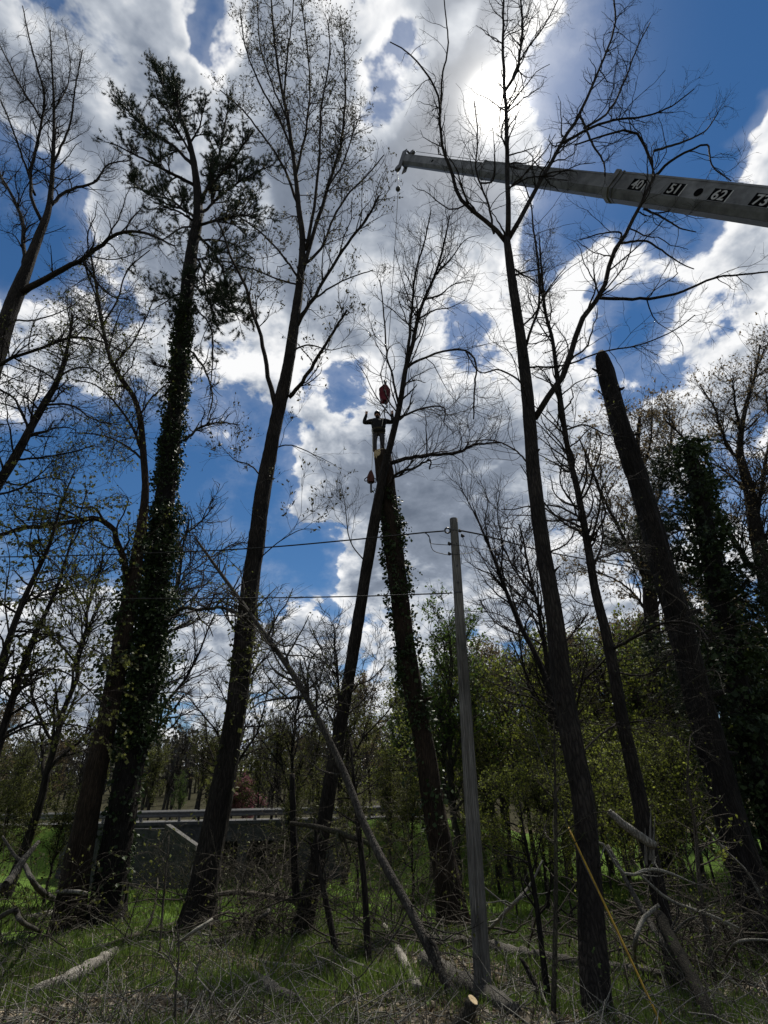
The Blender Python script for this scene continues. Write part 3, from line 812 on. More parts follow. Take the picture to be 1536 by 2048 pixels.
V, Fl = join([ivy_on(tp_, tr_, z(1420, 16.8), z(1060, 16.6), 1800, 0.11, 1.03, 0.22, 0.2)])
tag(mesh_np('ivy', V, Fl, 'ivy_leaf', twin, tb, False), kind='stuff')
# limbs of the pine's lower trunk that reach right
for pts, w0, w1, dY in [([(345, 1235), (365, 1215), (400, 1220), (440, 1215), (480, 1228), (520, 1240)], 9, 4, -1.5), ([(352, 1100), (372, 1068), (400, 1045), (430, 1010)], 5, 2, 1.0), ([(372, 880), (400, 855), (440, 845), (480, 850)], 6, 2, 1.0), ([(345, 735), (320, 733), (305, 728)], 4, 2, 0.4), ([(386, 705), (410, 740), (425, 790), (415, 840)], 5, 2, -0.8)]:
    lp, lr = limb3d(pts, w0, w1, 17.5, dY)
    V, Fl = tubes(lp[None], lr[None], 6); mesh_np('limb', V, Fl, 'bark_moss', pine, pb)
    P1, R1 = grow(lp[None], lr[None], 26, 1.1, 50, 6, 0.25, 0.02, 0.2, rmin=0.008); P2, R2 = grow(P1, R1, 90, 0.5, 45, 4, 0.25, 0.02, rmin=0.006)
    V, Fl = join([tubes(P1, R1, 4), tubes(P2, R2, 3)]); tag(mesh_np('twigs', V, Fl, 'bark_dark', pine, pb), kind='stuff')

# tall budding tree
bud, bb, bp_, br_ = photo_tree('budding_tree', 'tall straight tree with small buds, third large trunk from the left', T_BUD, 16.3, 17.5, [
    ([(603, 550), (625, 480), (642, 420), (660, 360), (682, 290), (690, 200), (688, 100), (680, 30)], 9, 2, 1.2), ([(612, 500), (632, 390), (640, 300), (642, 220), (660, 110), (655, 40)], 7, 2, -1.2),
    ([(553, 822), (540, 770), (525, 690), (505, 620), (490, 570), (465, 520), (448, 470), (428, 430)], 11, 3, -1.2), ([(597, 556), (560, 505), (515, 460), (470, 430), (440, 415)], 5, 2, 1.0),
    ([(578, 795), (610, 755), (650, 690), (675, 650), (694, 620)], 9, 4, -1.0), ([(586, 662), (625, 600), (655, 552), (692, 490), (732, 440), (758, 392)], 8, 4, -1.4),
    ([(606, 530), (640, 500), (670, 430), (700, 385), (735, 350), (768, 310)], 6, 2, 0.6), ([(595, 405), (565, 330), (525, 270), (480, 215), (440, 180)], 6, 2, 1.0),
    ([(586, 310), (560, 240), (520, 170), (490, 90), (480, 20)], 5, 2, -1.0), ([(592, 350), (612, 260), (620, 160), (610, 60), (600, -20)], 5, 2, 0.5), ([(575, 240), (545, 170), (520, 90), (515, 0)], 4, 2, 1.0),
    ([(568, 195), (575, 110), (585, 30), (588, -40)], 4, 2, -1.0), ([(655, 375), (685, 330), (705, 270), (720, 230)], 4, 2, 1.0), ([(600, 570), (560, 560), (510, 540), (470, 530)], 4, 2, -1.0),
    ([(592, 640), (640, 590), (690, 560), (745, 540)], 5, 2, 1.5), ([(585, 700), (620, 690), (660, 700), (700, 690)], 4, 1, -1.0), ([(530, 960), (500, 930), (470, 920), (440, 890)], 4, 1, 1.0), ([(540, 900), (580, 890), (630, 910), (670, 930)], 3, 1, 1.0), ([(506, 1130), (550, 1090), (600, 1060), (640, 1060)], 3, 1, -1.0)],
    mat='bark_dark', levels=[(330, 1.5, 38, 7, 0.009, 4), (1500, 0.75, 38, 5, 0.0065, 3), (3200, 0.36, 40, 3, 0.0055, 3)], leaves=(12000, 0.125, 0.5, 0.2), foli='leaf_bud', crown_from=0.42, up=0.10, trunk_w=0.8, stubs=7)
V, Fl = join([ivy_on(bp_, br_, z(1420, 16.5), z(1180, 16.7), 380, 0.10, 1.02, 0.12), ivy_on(bp_, br_, z(1600, 16.5), z(1420, 16.7), 60, 0.10, 1.02, 0.1)])
tag(mesh_np('ivy', V, Fl, 'leaf_olive', bud, bb, False), kind='stuff')

# leaning tree that crosses the topped trunk
lean, lb, lp_, lr_ = photo_tree('leaning_tree', 'slim bare tree leaning right and growing on past the climber', T_LEAN, 15.7, 14.9, [
    ([(797, 806), (788, 772), (785, 748), (774, 715), (770, 660), (765, 600), (760, 560)], 5, 2, 0.8), ([(812, 735), (818, 680), (825, 600), (832, 540), (850, 480), (862, 420)], 7, 2, -0.8),
    ([(800, 834), (828, 823), (852, 815), (888, 815), (888, 852)], 5, 2, -0.8), ([(783, 926), (820, 915), (870, 909), (915, 906), (945, 890), (1000, 885)], 9, 3, -1.5),
    ([(776, 975), (795, 947), (830, 935), (860, 920), (859, 938)], 7, 3, -0.8), ([(803, 800), (820, 785), (834, 769)], 4, 2, -0.3),
    ([(813, 737), (840, 720), (880, 705), (930, 700), (952, 728), (950, 765), (947, 838)], 5, 3, -1.2), ([(848, 600), (880, 590), (905, 570), (940, 560)], 4, 1, 0.6),
    ([(835, 640), (870, 620), (900, 615), (930, 600)], 4, 1, -1.0), ([(870, 550), (900, 520), (930, 480), (960, 470)], 4, 1, 0.6), ([(838, 635), (815, 590), (800, 540), (790, 500)], 3, 1, 0.6),
    ([(690, 1400), (715, 1370), (740, 1360), (770, 1330)], 4, 2, -0.8), ([(735, 1130), (700, 1080), (690, 1010), (680, 960)], 3, 1, 0.8)],
    mat='bark_dark', levels=[(170, 1.25, 42, 7, 0.008, 4), (700, 0.6, 42, 5, 0.006, 3), (1300, 0.3, 42, 3, 0.005, 3)], crown_from=0.5, up=0.08, flare_amt=0.2)

# topped trunk with ivy
stub, sb, sp_, sr_ = photo_tree('topped_trunk', 'sawn off ivy patched trunk with the climber standing on its top', T_STUB, 16.0, 15.6, mat='bark_brown', flare_amt=0.35, sides=34, ridge=0.06, stubs=7)
V, Fl = join([ivy_on(sp_, sr_, z(1480, 16.0), z(985, 15.6), 3600, 0.085, 1.02, 0.13, 0.0), ivy_on(sp_, sr_, z(1700, 16.0), z(1480, 15.6), 300, 0.10, 1.02, 0.09, 0.3)])
tag(mesh_np('ivy', V, Fl, 'ivy_leaf', stub, sb, False), kind='stuff')
TOP = sp_[-1].copy(); TOPR = sr_[-1]
a = np.linspace(0, 2 * math.pi, 20, endpoint=False)
ring = np.stack([np.cos(a), np.sin(a), 0 * a], 1)
V = np.concatenate([TOP + ring * TOPR * 1.02 + [0, 0, 0.0], TOP + ring * TOPR * 0.98 + [0, 0, 0.03], [TOP + [0, 0, 0.034]]])
i = np.arange(20); j = (i + 1) % 20
mesh_np('cut_face', V, [np.stack([i, j, j + 20, i + 20], 1), np.stack([i + 20, j + 20, np.full(20, 40)], 1)], 'cut_wood', stub, sb, False)
# scar where bark was stripped on the camera side of the cut end
na, nz = 9, 8
aa = np.linspace(math.radians(195), math.radians(258), na)
V = []
for q in np.linspace(0, 1, nz):
    for k_, t in enumerate(aa):
        low = -0.16 - 0.20 * abs(math.sin(k_ * 1.9 + 0.4)) * math.sin(math.pi * (k_ + 0.6) / na)
        V.append([TOP[0] + TOPR * 1.06 * math.cos(t + 0.05 * math.sin(q * 9)), TOP[1] + TOPR * 1.06 * math.sin(t), TOP[2] + 0.015 + q * low])
V = np.array(V)
ids = np.arange(na * nz).reshape(nz, na)
mesh_np('stripped_patch', V, np.stack([ids[:-1, :-1], ids[:-1, 1:], ids[1:, 1:], ids[1:, :-1]], -1).reshape(-1, 4), 'cut_wood', stub, sb)

# the near tree on the right
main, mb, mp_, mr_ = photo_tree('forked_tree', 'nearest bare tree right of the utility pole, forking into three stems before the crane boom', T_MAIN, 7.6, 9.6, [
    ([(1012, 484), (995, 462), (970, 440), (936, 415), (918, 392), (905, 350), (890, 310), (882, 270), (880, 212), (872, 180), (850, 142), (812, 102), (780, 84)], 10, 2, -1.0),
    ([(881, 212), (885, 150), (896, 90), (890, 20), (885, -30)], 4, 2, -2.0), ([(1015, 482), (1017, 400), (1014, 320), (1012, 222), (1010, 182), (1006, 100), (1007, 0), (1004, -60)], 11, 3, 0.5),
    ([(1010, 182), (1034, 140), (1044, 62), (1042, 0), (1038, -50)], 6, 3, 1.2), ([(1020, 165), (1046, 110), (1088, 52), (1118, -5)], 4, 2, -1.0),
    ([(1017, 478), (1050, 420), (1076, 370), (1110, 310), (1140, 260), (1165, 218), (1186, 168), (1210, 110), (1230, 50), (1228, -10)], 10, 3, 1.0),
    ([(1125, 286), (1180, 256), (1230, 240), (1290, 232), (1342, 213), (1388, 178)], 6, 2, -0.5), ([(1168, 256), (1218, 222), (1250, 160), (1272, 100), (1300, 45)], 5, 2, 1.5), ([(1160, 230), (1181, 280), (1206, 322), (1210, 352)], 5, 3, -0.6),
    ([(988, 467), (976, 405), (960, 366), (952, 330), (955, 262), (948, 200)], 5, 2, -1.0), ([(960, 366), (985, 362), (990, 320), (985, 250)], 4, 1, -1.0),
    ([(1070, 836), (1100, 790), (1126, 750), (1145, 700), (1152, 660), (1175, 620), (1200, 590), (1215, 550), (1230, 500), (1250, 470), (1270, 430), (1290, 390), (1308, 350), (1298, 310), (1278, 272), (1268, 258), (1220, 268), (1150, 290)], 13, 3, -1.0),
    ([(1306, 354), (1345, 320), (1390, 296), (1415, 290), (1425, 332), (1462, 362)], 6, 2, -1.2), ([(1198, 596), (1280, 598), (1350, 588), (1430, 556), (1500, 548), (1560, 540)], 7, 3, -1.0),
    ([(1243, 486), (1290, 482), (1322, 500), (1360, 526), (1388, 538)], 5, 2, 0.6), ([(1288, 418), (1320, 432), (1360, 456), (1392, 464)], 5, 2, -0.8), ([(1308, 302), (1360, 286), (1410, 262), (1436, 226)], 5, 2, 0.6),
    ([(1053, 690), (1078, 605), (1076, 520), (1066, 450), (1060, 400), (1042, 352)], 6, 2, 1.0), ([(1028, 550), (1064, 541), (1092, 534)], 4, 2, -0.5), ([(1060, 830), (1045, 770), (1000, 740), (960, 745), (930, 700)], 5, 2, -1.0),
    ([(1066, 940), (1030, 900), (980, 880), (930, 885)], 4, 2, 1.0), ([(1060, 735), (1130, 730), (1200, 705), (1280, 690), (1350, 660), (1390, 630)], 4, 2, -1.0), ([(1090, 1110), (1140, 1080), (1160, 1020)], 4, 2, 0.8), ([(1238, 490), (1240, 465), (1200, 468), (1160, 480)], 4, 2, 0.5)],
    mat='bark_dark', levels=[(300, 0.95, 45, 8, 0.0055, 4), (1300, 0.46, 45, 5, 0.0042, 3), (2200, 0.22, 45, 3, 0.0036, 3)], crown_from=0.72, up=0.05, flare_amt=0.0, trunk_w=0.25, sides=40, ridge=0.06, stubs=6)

# slim tree with a broken base to its right
thin, hb, hp_, hr_ = photo_tree('slim_tree', 'slim bare tree with a broken splintered base between forked tree and bare topped trunk', T_THIN, 10.4, 12.0, [
    ([(1180, 1122), (1215, 1112), (1255, 1098), (1300, 1090)], 4, 2, 1.0), ([(1222, 1300), (1270, 1275), (1330, 1245), (1390, 1250), (1420, 1285)], 7, 4, -2.0), ([(1185, 1140), (1205, 1080), (1205, 1020), (1230, 960)], 5, 2, 1.0),
    ([(1165, 1030), (1140, 1000), (1120, 960), (1130, 900)], 4, 2, -1), ([(1130, 860), (1170, 850), (1215, 870), (1260, 875)], 4, 2, 1), ([(1245, 1440), (1200, 1470), (1170, 1500), (1165, 1515)], 5, 3, -1.2), ([(1108, 690), (1080, 650), (1060, 600), (1050, 560)], 3, 1, 0.5),
    ([(1230, 1345), (1290, 1350), (1340, 1320), (1400, 1330)], 4, 2, -1.0), ([(1250, 1450), (1300, 1440), (1360, 1470)], 3, 1, -1.0), ([(1200, 1215), (1150, 1200), (1130, 1150)], 3, 1, 1.0)],
    mat='bark_dark', levels=[(190, 0.9, 50, 7, 0.006, 4), (760, 0.42, 45, 5, 0.0048, 3), (900, 0.2, 45, 3, 0.004, 3)], leaves=(500, 0.05, 0.6, 0), foli='leaf_olive', crown_from=0.3, up=0.03, flare_amt=0.1)
# splinters at its break
Yb = ytrunk(T_THIN, 10.4, 12.0, 1690)
for (x0, y0, x1, y1, w) in [(1300, 1690, 1302, 1610, 5), (1306, 1700, 1310, 1630, 4), (1292, 1700, 1290, 1655, 4)]:
    p = np.array([at(x0, y0 + 30, Yb - 0.16), at(x0, y0, Yb - 0.2), at(x1, y1, Yb - 0.22)])
    V, Fl = tubes(p[None], np.array([[0.03, 0.025, 0.003]]), 5); mesh_np('splinter', V, Fl, 'wood_pale', thin, hb)

# topped snag on the right
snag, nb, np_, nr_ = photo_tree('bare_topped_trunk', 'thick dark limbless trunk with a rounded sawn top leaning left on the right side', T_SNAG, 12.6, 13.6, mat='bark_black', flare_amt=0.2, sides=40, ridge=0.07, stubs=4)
Ys = lambda py: ytrunk(T_SNAG, 12.6, 13.6, py)
for pts, w0, w1 in [([(1232, 782), (1243, 778), (1249, 775)], 9, 3), ([(1198, 745), (1190, 740), (1184, 737)], 6, 3), ([(1265, 870), (1275, 868), (1282, 866)], 6, 3), ([(1218, 800), (1205, 790), (1196, 780)], 4, 2)]:
    lp, lr = limb3d(pts, w0, w1, Ys(pts[0][1]) - 0.05, -0.25); V, Fl = tubes(lp[None], lr[None], 7, True); mesh_np('branch_stub', V, Fl, 'bark_black', snag, nb)
for pts in ([(1330, 1180), (1370, 1210), (1400, 1260), (1390, 1330)], [(1385, 1360), (1430, 1340), (1450, 1390)], [(1410, 1450), (1380, 1480), (1440, 1520)], [(1440, 1600), (1400, 1580), (1380, 1540)]):
    lp, lr = limb3d(pts, 3, 1.5, Ys(pts[0][1]) - 0.3, -0.8); P1, R1 = grow(lp[None], lr[None], 10, 0.5, 50, 5, 0.25, 0.0, rmin=0.004)
    V, Fl = join([tubes(lp[None], lr[None], 5), tubes(P1, R1, 3)]); tag(mesh_np('vine', V, Fl, 'branch_mid', snag, nb), kind='stuff')

# far-left bare tree
photo_tree('bare_tree', 'bare twiggy tree leaning in from the left edge, its crown highest at left', [(-215, 1830, 80), (-170, 1500, 66), (-110, 1150, 52), (-60, 900, 42), (-15, 730, 34), (18, 630, 28), (40, 570, 24), (62, 515, 19), (82, 462, 15), (98, 415, 11), (105, 340, 8), (108, 225, 5), (104, 130, 3), (100, 60, 2)], 13.0, 14.5, [
    ([(48, 540), (47, 455), (30, 405), (0, 350), (-30, 320)], 9, 4, 1.0), ([(82, 440), (60, 375), (82, 250), (88, 190), (62, 90), (45, 12)], 7, 2, -1.0), ([(45, 585), (100, 552), (170, 515), (230, 470), (282, 464), (350, 492)], 13, 3, -1.2),
    ([(100, 412), (135, 382), (190, 364), (215, 330), (262, 320)], 7, 2, 1.0), ([(70, 390), (40, 300), (10, 220), (-20, 160)], 5, 2, -1.0), ([(106, 330), (140, 250), (150, 180), (165, 100)], 5, 2, -1.2), ([(84, 240), (40, 170), (15, 120), (-10, 70)], 4, 2, 1.0),
    ([(106, 225), (135, 170), (140, 120), (130, 60)], 3, 1, 1.0), ([(165, 518), (190, 560), (220, 590), (260, 600)], 5, 2, -0.5), ([(165, 518), (190, 590), (205, 660), (220, 690)], 4, 2, -0.5), ([(20, 640), (70, 640), (130, 620), (170, 590)], 4, 1, 0.5)],
    mat='bark_dark', levels=[(260, 1.1, 42, 7, 0.008, 4), (1200, 0.55, 42, 5, 0.006, 3), (2600, 0.27, 42, 3, 0.005, 3)], leaves=(900, 0.045, 0.6, 0.3), crown_from=0.55, up=0.07)
# left-edge tree with new leaves
photo_tree('spreading_tree', 'leafing tree at the left edge with crooked limbs below the bare crown', [(-130, 1850, 44), (-110, 1600, 36), (-80, 1300, 28), (-45, 1080, 22), (-12, 985, 18), (30, 915, 16), (62, 855, 14), (90, 805, 13), (108, 775, 11), (124, 738, 9), (136, 690, 6), (146, 630, 4)], 11.0, 12.0, [
    ([(-50, 1090), (-60, 900), (-30, 760), (20, 718), (70, 702), (120, 680), (152, 674), (195, 680), (245, 705)], 13, 3, -1.0), ([(106, 776), (130, 745), (175, 735), (220, 760)], 5, 2, -0.8), ([(60, 860), (30, 800), (0, 780), (-30, 760)], 6, 3, 1.0), ([(90, 810), (140, 810), (190, 840), (240, 850)], 5, 2, -0.8), ([(30, 920), (80, 915), (140, 905), (190, 890)], 5, 2, 1.0),
    ([(0, 960), (40, 970), (90, 955), (130, 960)], 4, 2, -1.0), ([(150, 675), (190, 640), (240, 630)], 3, 1, 0.6)],
    mat='bark_dark', levels=[(150, 0.9, 48, 6, 0.007, 4), (800, 0.45, 45, 5, 0.005, 3), (1500, 0.22, 45, 3, 0.0045, 3)], leaves=(3200, 0.055, 0.8, -0.5), foli='leaf_olive', crown_from=0.5, up=0.02)
# young maples with hanging leaves, lower left
for lab, tr, Y, lbs in [
    ('young maple stem with hanging leaves crossing the lower left edge', [(-95, 1780, 26), (-50, 1520, 20), (0, 1335, 15), (45, 1205, 11), (98, 1092, 7), (122, 1010, 4), (150, 940, 2)], 9.5, [([(45, 1205), (90, 1190), (150, 1180), (210, 1200)], 4, 1, -0.6), ([(20, 1280), (10, 1200), (20, 1120), (5, 1060)], 4, 1, 0.6), ([(98, 1092), (140, 1060), (180, 1050), (235, 1060)], 3, 1, 0.5), ([(70, 1145), (60, 1080), (75, 1000), (70, 950)], 3, 1, -0.5)]),
    ('second young maple stem with hanging leaves, nearer the brown maple trunk', [(-70, 1800, 24), (-20, 1560, 18), (25, 1400, 14), (62, 1290, 11), (112, 1180, 7), (142, 1085, 4), (175, 980, 2)], 10.2, [([(62, 1290), (110, 1270), (170, 1290), (230, 1320)], 4, 1, -0.6), ([(112, 1180), (160, 1150), (200, 1150), (250, 1130)], 3, 1, 0.5), ([(25, 1400), (80, 1340), (140, 1350), (205, 1405)], 5, 2, -0.5), ([(0, 1480), (60, 1452), (130, 1448), (205, 1462)], 6, 2, -0.5)])]:
    photo_tree('young_maple', lab, tr, Y, Y + 0.6, lbs, mat='bark_dark', levels=[(80, 0.6, 50, 6, 0.005, 4), (380, 0.3, 45, 4, 0.004, 3)], leaves=(2200, 0.06, 0.9, -1.0), foli='leaf_olive', crown_from=0.35, up=0.0, flare_amt=0.1, sides=10, group='young maples')

# ivy-clad evergreen, far right
T_EV = [(1590, 1850, 62), (1555, 1700, 56), (1515, 1540, 50), (1475, 1370, 44), (1440, 1200, 38), (1412, 1060, 32), (1392, 960, 26), (1378, 905, 20), (1374, 890, 12)]
ev, eb, ep, er = photo_tree('ivy_evergreen', 'broken evergreen buried in dark ivy near the right edge', T_EV, 16.0, 16.6, mat='bark_black', flare_amt=0.2)
V, Fl = join([ivy_on(ep, er, z(1780, 16.2), z(1230, 16.4), 6000, 0.13, 1.0, 0.95, -0.1), ivy_on(ep, er, z(1230, 16.2), z(880, 16.6), 4200, 0.12, 0.95, 0.5, -0.1)])
tag(mesh_np('ivy', V, Fl, 'ivy_leaf', ev, eb, False), kind='stuff')
LP, LR = [], []
for pts, w0, w1, dY in [([(1395, 980), (1360, 965), (1330, 960), (1310, 950)], 5, 2, -0.8), ([(1400, 1020), (1360, 1030), (1325, 1010)], 5, 2, 0.8), ([(1410, 1080), (1370, 1060), (1320, 1080)], 5, 2, -1.0), ([(1380, 930), (1350, 925), (1330, 935)], 4, 2, 0.5), ([(1420, 1130), (1360, 1120), (1300, 1090), (1230, 1085)], 6, 2, -1.2), ([(1435, 1190), (1390, 1170), (1350, 1160)], 5, 2, 1.0), ([(1450, 1260), (1400, 1270), (1350, 1300), (1320, 1330)], 6, 2, -1.0), ([(1460, 1330), (1420, 1340), (1380, 1390)], 5, 2, 1.0), ([(1470, 1390), (1430, 1420), (1400, 1470)], 5, 2, -1), ([(1440, 1220), (1480, 1200), (1530, 1230)], 6, 2, -1.0), ([(1450, 1290), (1510, 1300), (1560, 1340)], 6, 2, 1.0), ([(1430, 1150), (1470, 1140), (1510, 1170)], 5, 2, -1), ([(1480, 1420), (1530, 1420), (1570, 1460)], 5, 2, -1), ([(1500, 1480), (1450, 1520), (1420, 1560)], 5, 2, -1)]:
    lp, lr = limb3d(pts, w0, w1, ytrunk(T_EV, 16, 16.6, pts[0][1]), dY); V, Fl = tubes(lp[None], lr[None], 6); mesh_np('limb', V, Fl, 'bark_black', ev, eb); LP.append(lp); LR.append(lr)
P1, R1 = grow(np.stack(LP), np.stack(LR), 260, 1.3, 45, 5, 0.15, 0.0, rmin=0.007); P2, R2 = grow(P1, R1, 1100, 0.6, 45, 4, 0.15, 0.03, rmin=0.005)
V, Fl = join([tubes(P1, R1, 4), tubes(P2, R2, 3)]); mesh_np('crown', V, Fl, 'bark_black', ev, eb)
C1, D1 = pick(P2, 6000, 0.2); V, Fl = needles(C1, D1, 10, 0.15, 0.018, 0.6)
tag(mesh_np('needles', V, Fl, 'pine_needle', ev, eb, False), kind='stuff')
# right-edge tree with fresh tan leaves
photo_tree('tan_leafed_tree', 'tall tree with fresh tan leaves rising at the right edge', [(1640, 1850, 60), (1610, 1550, 50), (1575, 1330, 40), (1535, 1160, 32), (1512, 1060, 26), (1498, 980, 19), (1480, 900, 13), (1490, 820, 8), (1510, 750, 5), (1520, 690, 3)], 19.0, 20.0, [
    ([(1535, 1165), (1480, 1100), (1430, 1020), (1400, 930), (1370, 880), (1330, 840)], 14, 3, -1.5), ([(1510, 1050), (1525, 960), (1540, 860), (1530, 780)], 10, 3, 1.0), ([(1492, 940), (1450, 880), (1430, 820), (1400, 770)], 8, 2, 1.0), ([(1484, 880), (1470, 810), (1465, 750)], 6, 2, -1.0), ([(1500, 990), (1460, 950), (1430, 930), (1395, 920)], 6, 2, 1.0), ([(1430, 1020), (1390, 1000), (1350, 950), (1320, 900)], 6, 2, -1.0), ([(1520, 1100), (1545, 1040), (1560, 980)], 8, 2, -1.0), ([(1495, 800), (1520, 720), (1545, 670)], 4, 2, 0.5), ([(1470, 1085), (1420, 1060), (1370, 1050)], 4, 2, 0.5)],
    mat='bark_dark', levels=[(260, 1.2, 42, 6, 0.010, 4), (1100, 0.6, 42, 4, 0.008, 3), (1600, 0.3, 42, 3, 0.007, 3)], leaves=(6500, 0.10, 0.6, 0.0), foli='leaf_tan', crown_from=0.4, up=0.06)
photo_tree('rear_tan_tree', 'thinner tan leafed tree standing behind the bare topped trunk', [(1330, 1780, 40), (1320, 1500, 34), (1305, 1250, 28), (1290, 1080, 22), (1280, 980, 16), (1275, 900, 10), (1280, 830, 5)], 24.0, 24.5, [
    ([(1300, 1180), (1250, 1080), (1210, 1000), (1180, 930), (1160, 880)], 9, 3, -1.5), ([(1290, 1080), (1320, 980), (1340, 900), (1345, 830)], 8, 3, 1.5), ([(1282, 1000), (1250, 930), (1235, 870), (1230, 810)], 7, 2, 1.0), ([(1295, 1120), (1250, 1100), (1190, 1080), (1150, 1050)], 6, 2, 1.0), ([(1280, 950), (1300, 890), (1305, 820)], 6, 2, -1), ([(1305, 1240), (1260, 1180), (1210, 1150), (1170, 1140)], 6, 2, 1.0), ([(1310, 1280), (1360, 1220), (1390, 1150)], 6, 2, 1.0), ([(1305, 1230), (1345, 1150), (1370, 1060)], 6, 2, -1.0)],
    mat='bark_dark', levels=[(220, 1.3, 42, 6, 0.011, 4), (900, 0.7, 42, 4, 0.009, 3), (1500, 0.35, 42, 3, 0.008, 3)], leaves=(8000, 0.13, 0.6, 0.0), foli='leaf_tan', crown_from=0.4, up=0.06)
# slender dark tree right of the pole
photo_tree('slender_tree', 'slender dark twiggy tree between utility pole and forked tree', [(1180, 1760, 18), (1145, 1560, 15), (1112, 1420, 12), (1076, 1320, 11), (1040, 1250, 10), (1012, 1182, 8), (986, 1112, 6), (962, 1055, 4), (945, 1010, 2)], 13.0, 14.0, [
    ([(1012, 1182), (985, 1150), (960, 1140), (930, 1120)], 4, 1, -0.6), ([(1000, 1150), (1005, 1090), (995, 1030), (1000, 980)], 4, 1, 0.6), ([(986, 1112), (970, 1050), (975, 1000), (960, 960)], 3, 1, 0.5), ([(962, 1055), (940, 1010), (925, 980), (920, 950)], 3, 1, -0.5), ([(1040, 1250), (1000, 1230), (960, 1220)], 3, 1, 0.5), ([(1030, 1225), (1060, 1170), (1075, 1110), (1070, 1060)], 3, 1, 0.5), ([(1112, 1420), (1080, 1400), (1030, 1300), (1010, 1250)], 4, 1, -0.4)],
    mat='bark_black', levels=[(95, 0.75, 38, 6, 0.006, 4), (420, 0.42, 40, 5, 0.005, 3)], crown_from=0.55, up=0.10, flare_amt=0.1, sides=10)
# leaning dead pole-like stem
ld, db, dp_, dr_ = photo_tree('leaning_dead_stem', 'long thin dead stem leaning left across the centre, in front of both crossing trunks', [(893, 1965, 21), (850, 1880, 19), (815, 1810, 18), (770, 1730, 16), (725, 1640, 15), (690, 1550, 14), (650, 1465, 12), (590, 1355, 11), (520, 1255, 9), (455, 1165, 7), (390, 1075, 4)], 9.6, 12.5, [
    ([(840, 1860), (870, 1890), (882, 1930)], 8, 6, -0.4), ([(800, 1780), (820, 1830), (850, 1880), (870, 1930)], 9, 6, -0.4), ([(520, 1255), (560, 1290), (600, 1290), (640, 1320), (690, 1350)], 4, 1, -0.6), ([(455, 1165), (430, 1180), (400, 1200)], 3, 1, 0.4), ([(590, 1355), (560, 1330), (540, 1270), (560, 1200)], 4, 1, 0.6), ([(650, 1465), (620, 1450), (585, 1442)], 4, 2, -0.4), ([(600, 1370), (560, 1395), (520, 1385), (490, 1420)], 3, 1, 0.4), ([(690, 1550), (640, 1540), (600, 1500), (590, 1450)], 4, 1, 0.4)],
    mat='bark_grey', levels=[(120, 0.7, 55, 6, 0.0055, 4), (480, 0.35, 50, 4, 0.0045, 3)], leaves=(900, 0.05, 0.7, -0.4), foli='leaf_olive', crown_from=0.4, up=0.0, flare_amt=0.0, sides=12)

# ------------------------------------------------------------------ woods behind
def proto_tree(height, r0, nl, mats, leaves, n1=60, n2=260, spread=1.0, up=0.06, bare=False, seed=1):
    """a free-standing tree around the origin: meshes for trunk, crown, foliage"""
    zz = np.linspace(-0.3, height * 0.93, 20)
    wob = np.cumsum(rng.normal(size=(20, 2)) * 0.05 * height / 10, axis=0)
    tp = np.column_stack([wob, zz]); tr = r0 * (1 - 0.85 * np.linspace(0, 1, 20) ** 0.8)
    P1, R1 = grow(tp[None], tr[None], nl, height * 0.36 * spread, 40, 9, 0.14, up, 0.25, 0.98, 0.6)
    P2, R2 = grow(P1, R1, n1, height * 0.17 * spread, 42, 6, 0.2, up * 0.7, 0.15, rmin=0.014)
    P3_, R3 = grow(P2, R2, n2, height * 0.08 * spread, 42, 4, 0.22, up * 0.5, 0.1, rmin=0.010)
    m1 = tubes(np.concatenate([tp[None]]), tr[None], 9)
    m2 = join([tubes(P1, R1, 5), tubes(P2, R2, 4), tubes(P3_, R3, 3)])
    m3 = None
    if leaves:
        n, size, asp = leaves
        C, D = pick(P3_, n, 0.1)
        C = C + rng.normal(size=C.shape) * size * 0.6
        m3 = leaf_quads(C, D * 0.4 + np.array([0, 0, -0.1]), size, asp, 0.9, 0.12)
    return m1, m2, m3
def make_proto(tree, mats):
    out = []
    for nm, mm, mt in zip(('trunk', 'crown', 'foliage'), tree, mats):
        if mm is None: continue
        o = mesh_np(nm, mm[0], mm[1], mt, None, (0, 0, 0), nm != 'foliage')
        me = o.data; bpy.data.objects.remove(o); out.append((nm, me))
    return out
PROTO = {
 'green': make_proto(proto_tree(10, 0.16, 30, 0, (4200, 0.13, 0.6), 190, 1300, 0.9, 0.12), ('bark_grey', 'bark_grey', 'leaf_green')),
 'olive': make_proto(proto_tree(10, 0.15, 22, 0, (4200, 0.16, 0.6), 130, 800, 1.0, 0.06), ('bark_dark', 'bark_dark', 'leaf_olive')),
 'tan': make_proto(proto_tree(10, 0.14, 22, 0, (3600, 0.15, 0.6), 130, 800, 1.0, 0.08), ('bark_dark', 'bark_dark', 'leaf_tan')),
 'yellow': make_proto(proto_tree(10, 0.10, 26, 0, (3600, 0.16, 0.75), 180, 1300, 1.25, 0.0), ('bark_grey', 'bark_grey', 'leaf_yellow')),
 'bare': make_proto(proto_tree(10, 0.14, 24, 0, None, 160, 1000, 0.9, 0.08), ('bark_dark', 'bark_dark')),
 'pink': make_proto(proto_tree(10, 0.2, 26, 0, (5200, 0.34, 0.8), 130, 600, 1.4, 0.02), ('bark_dark', 'bark_dark', 'leaf_pink')),
}
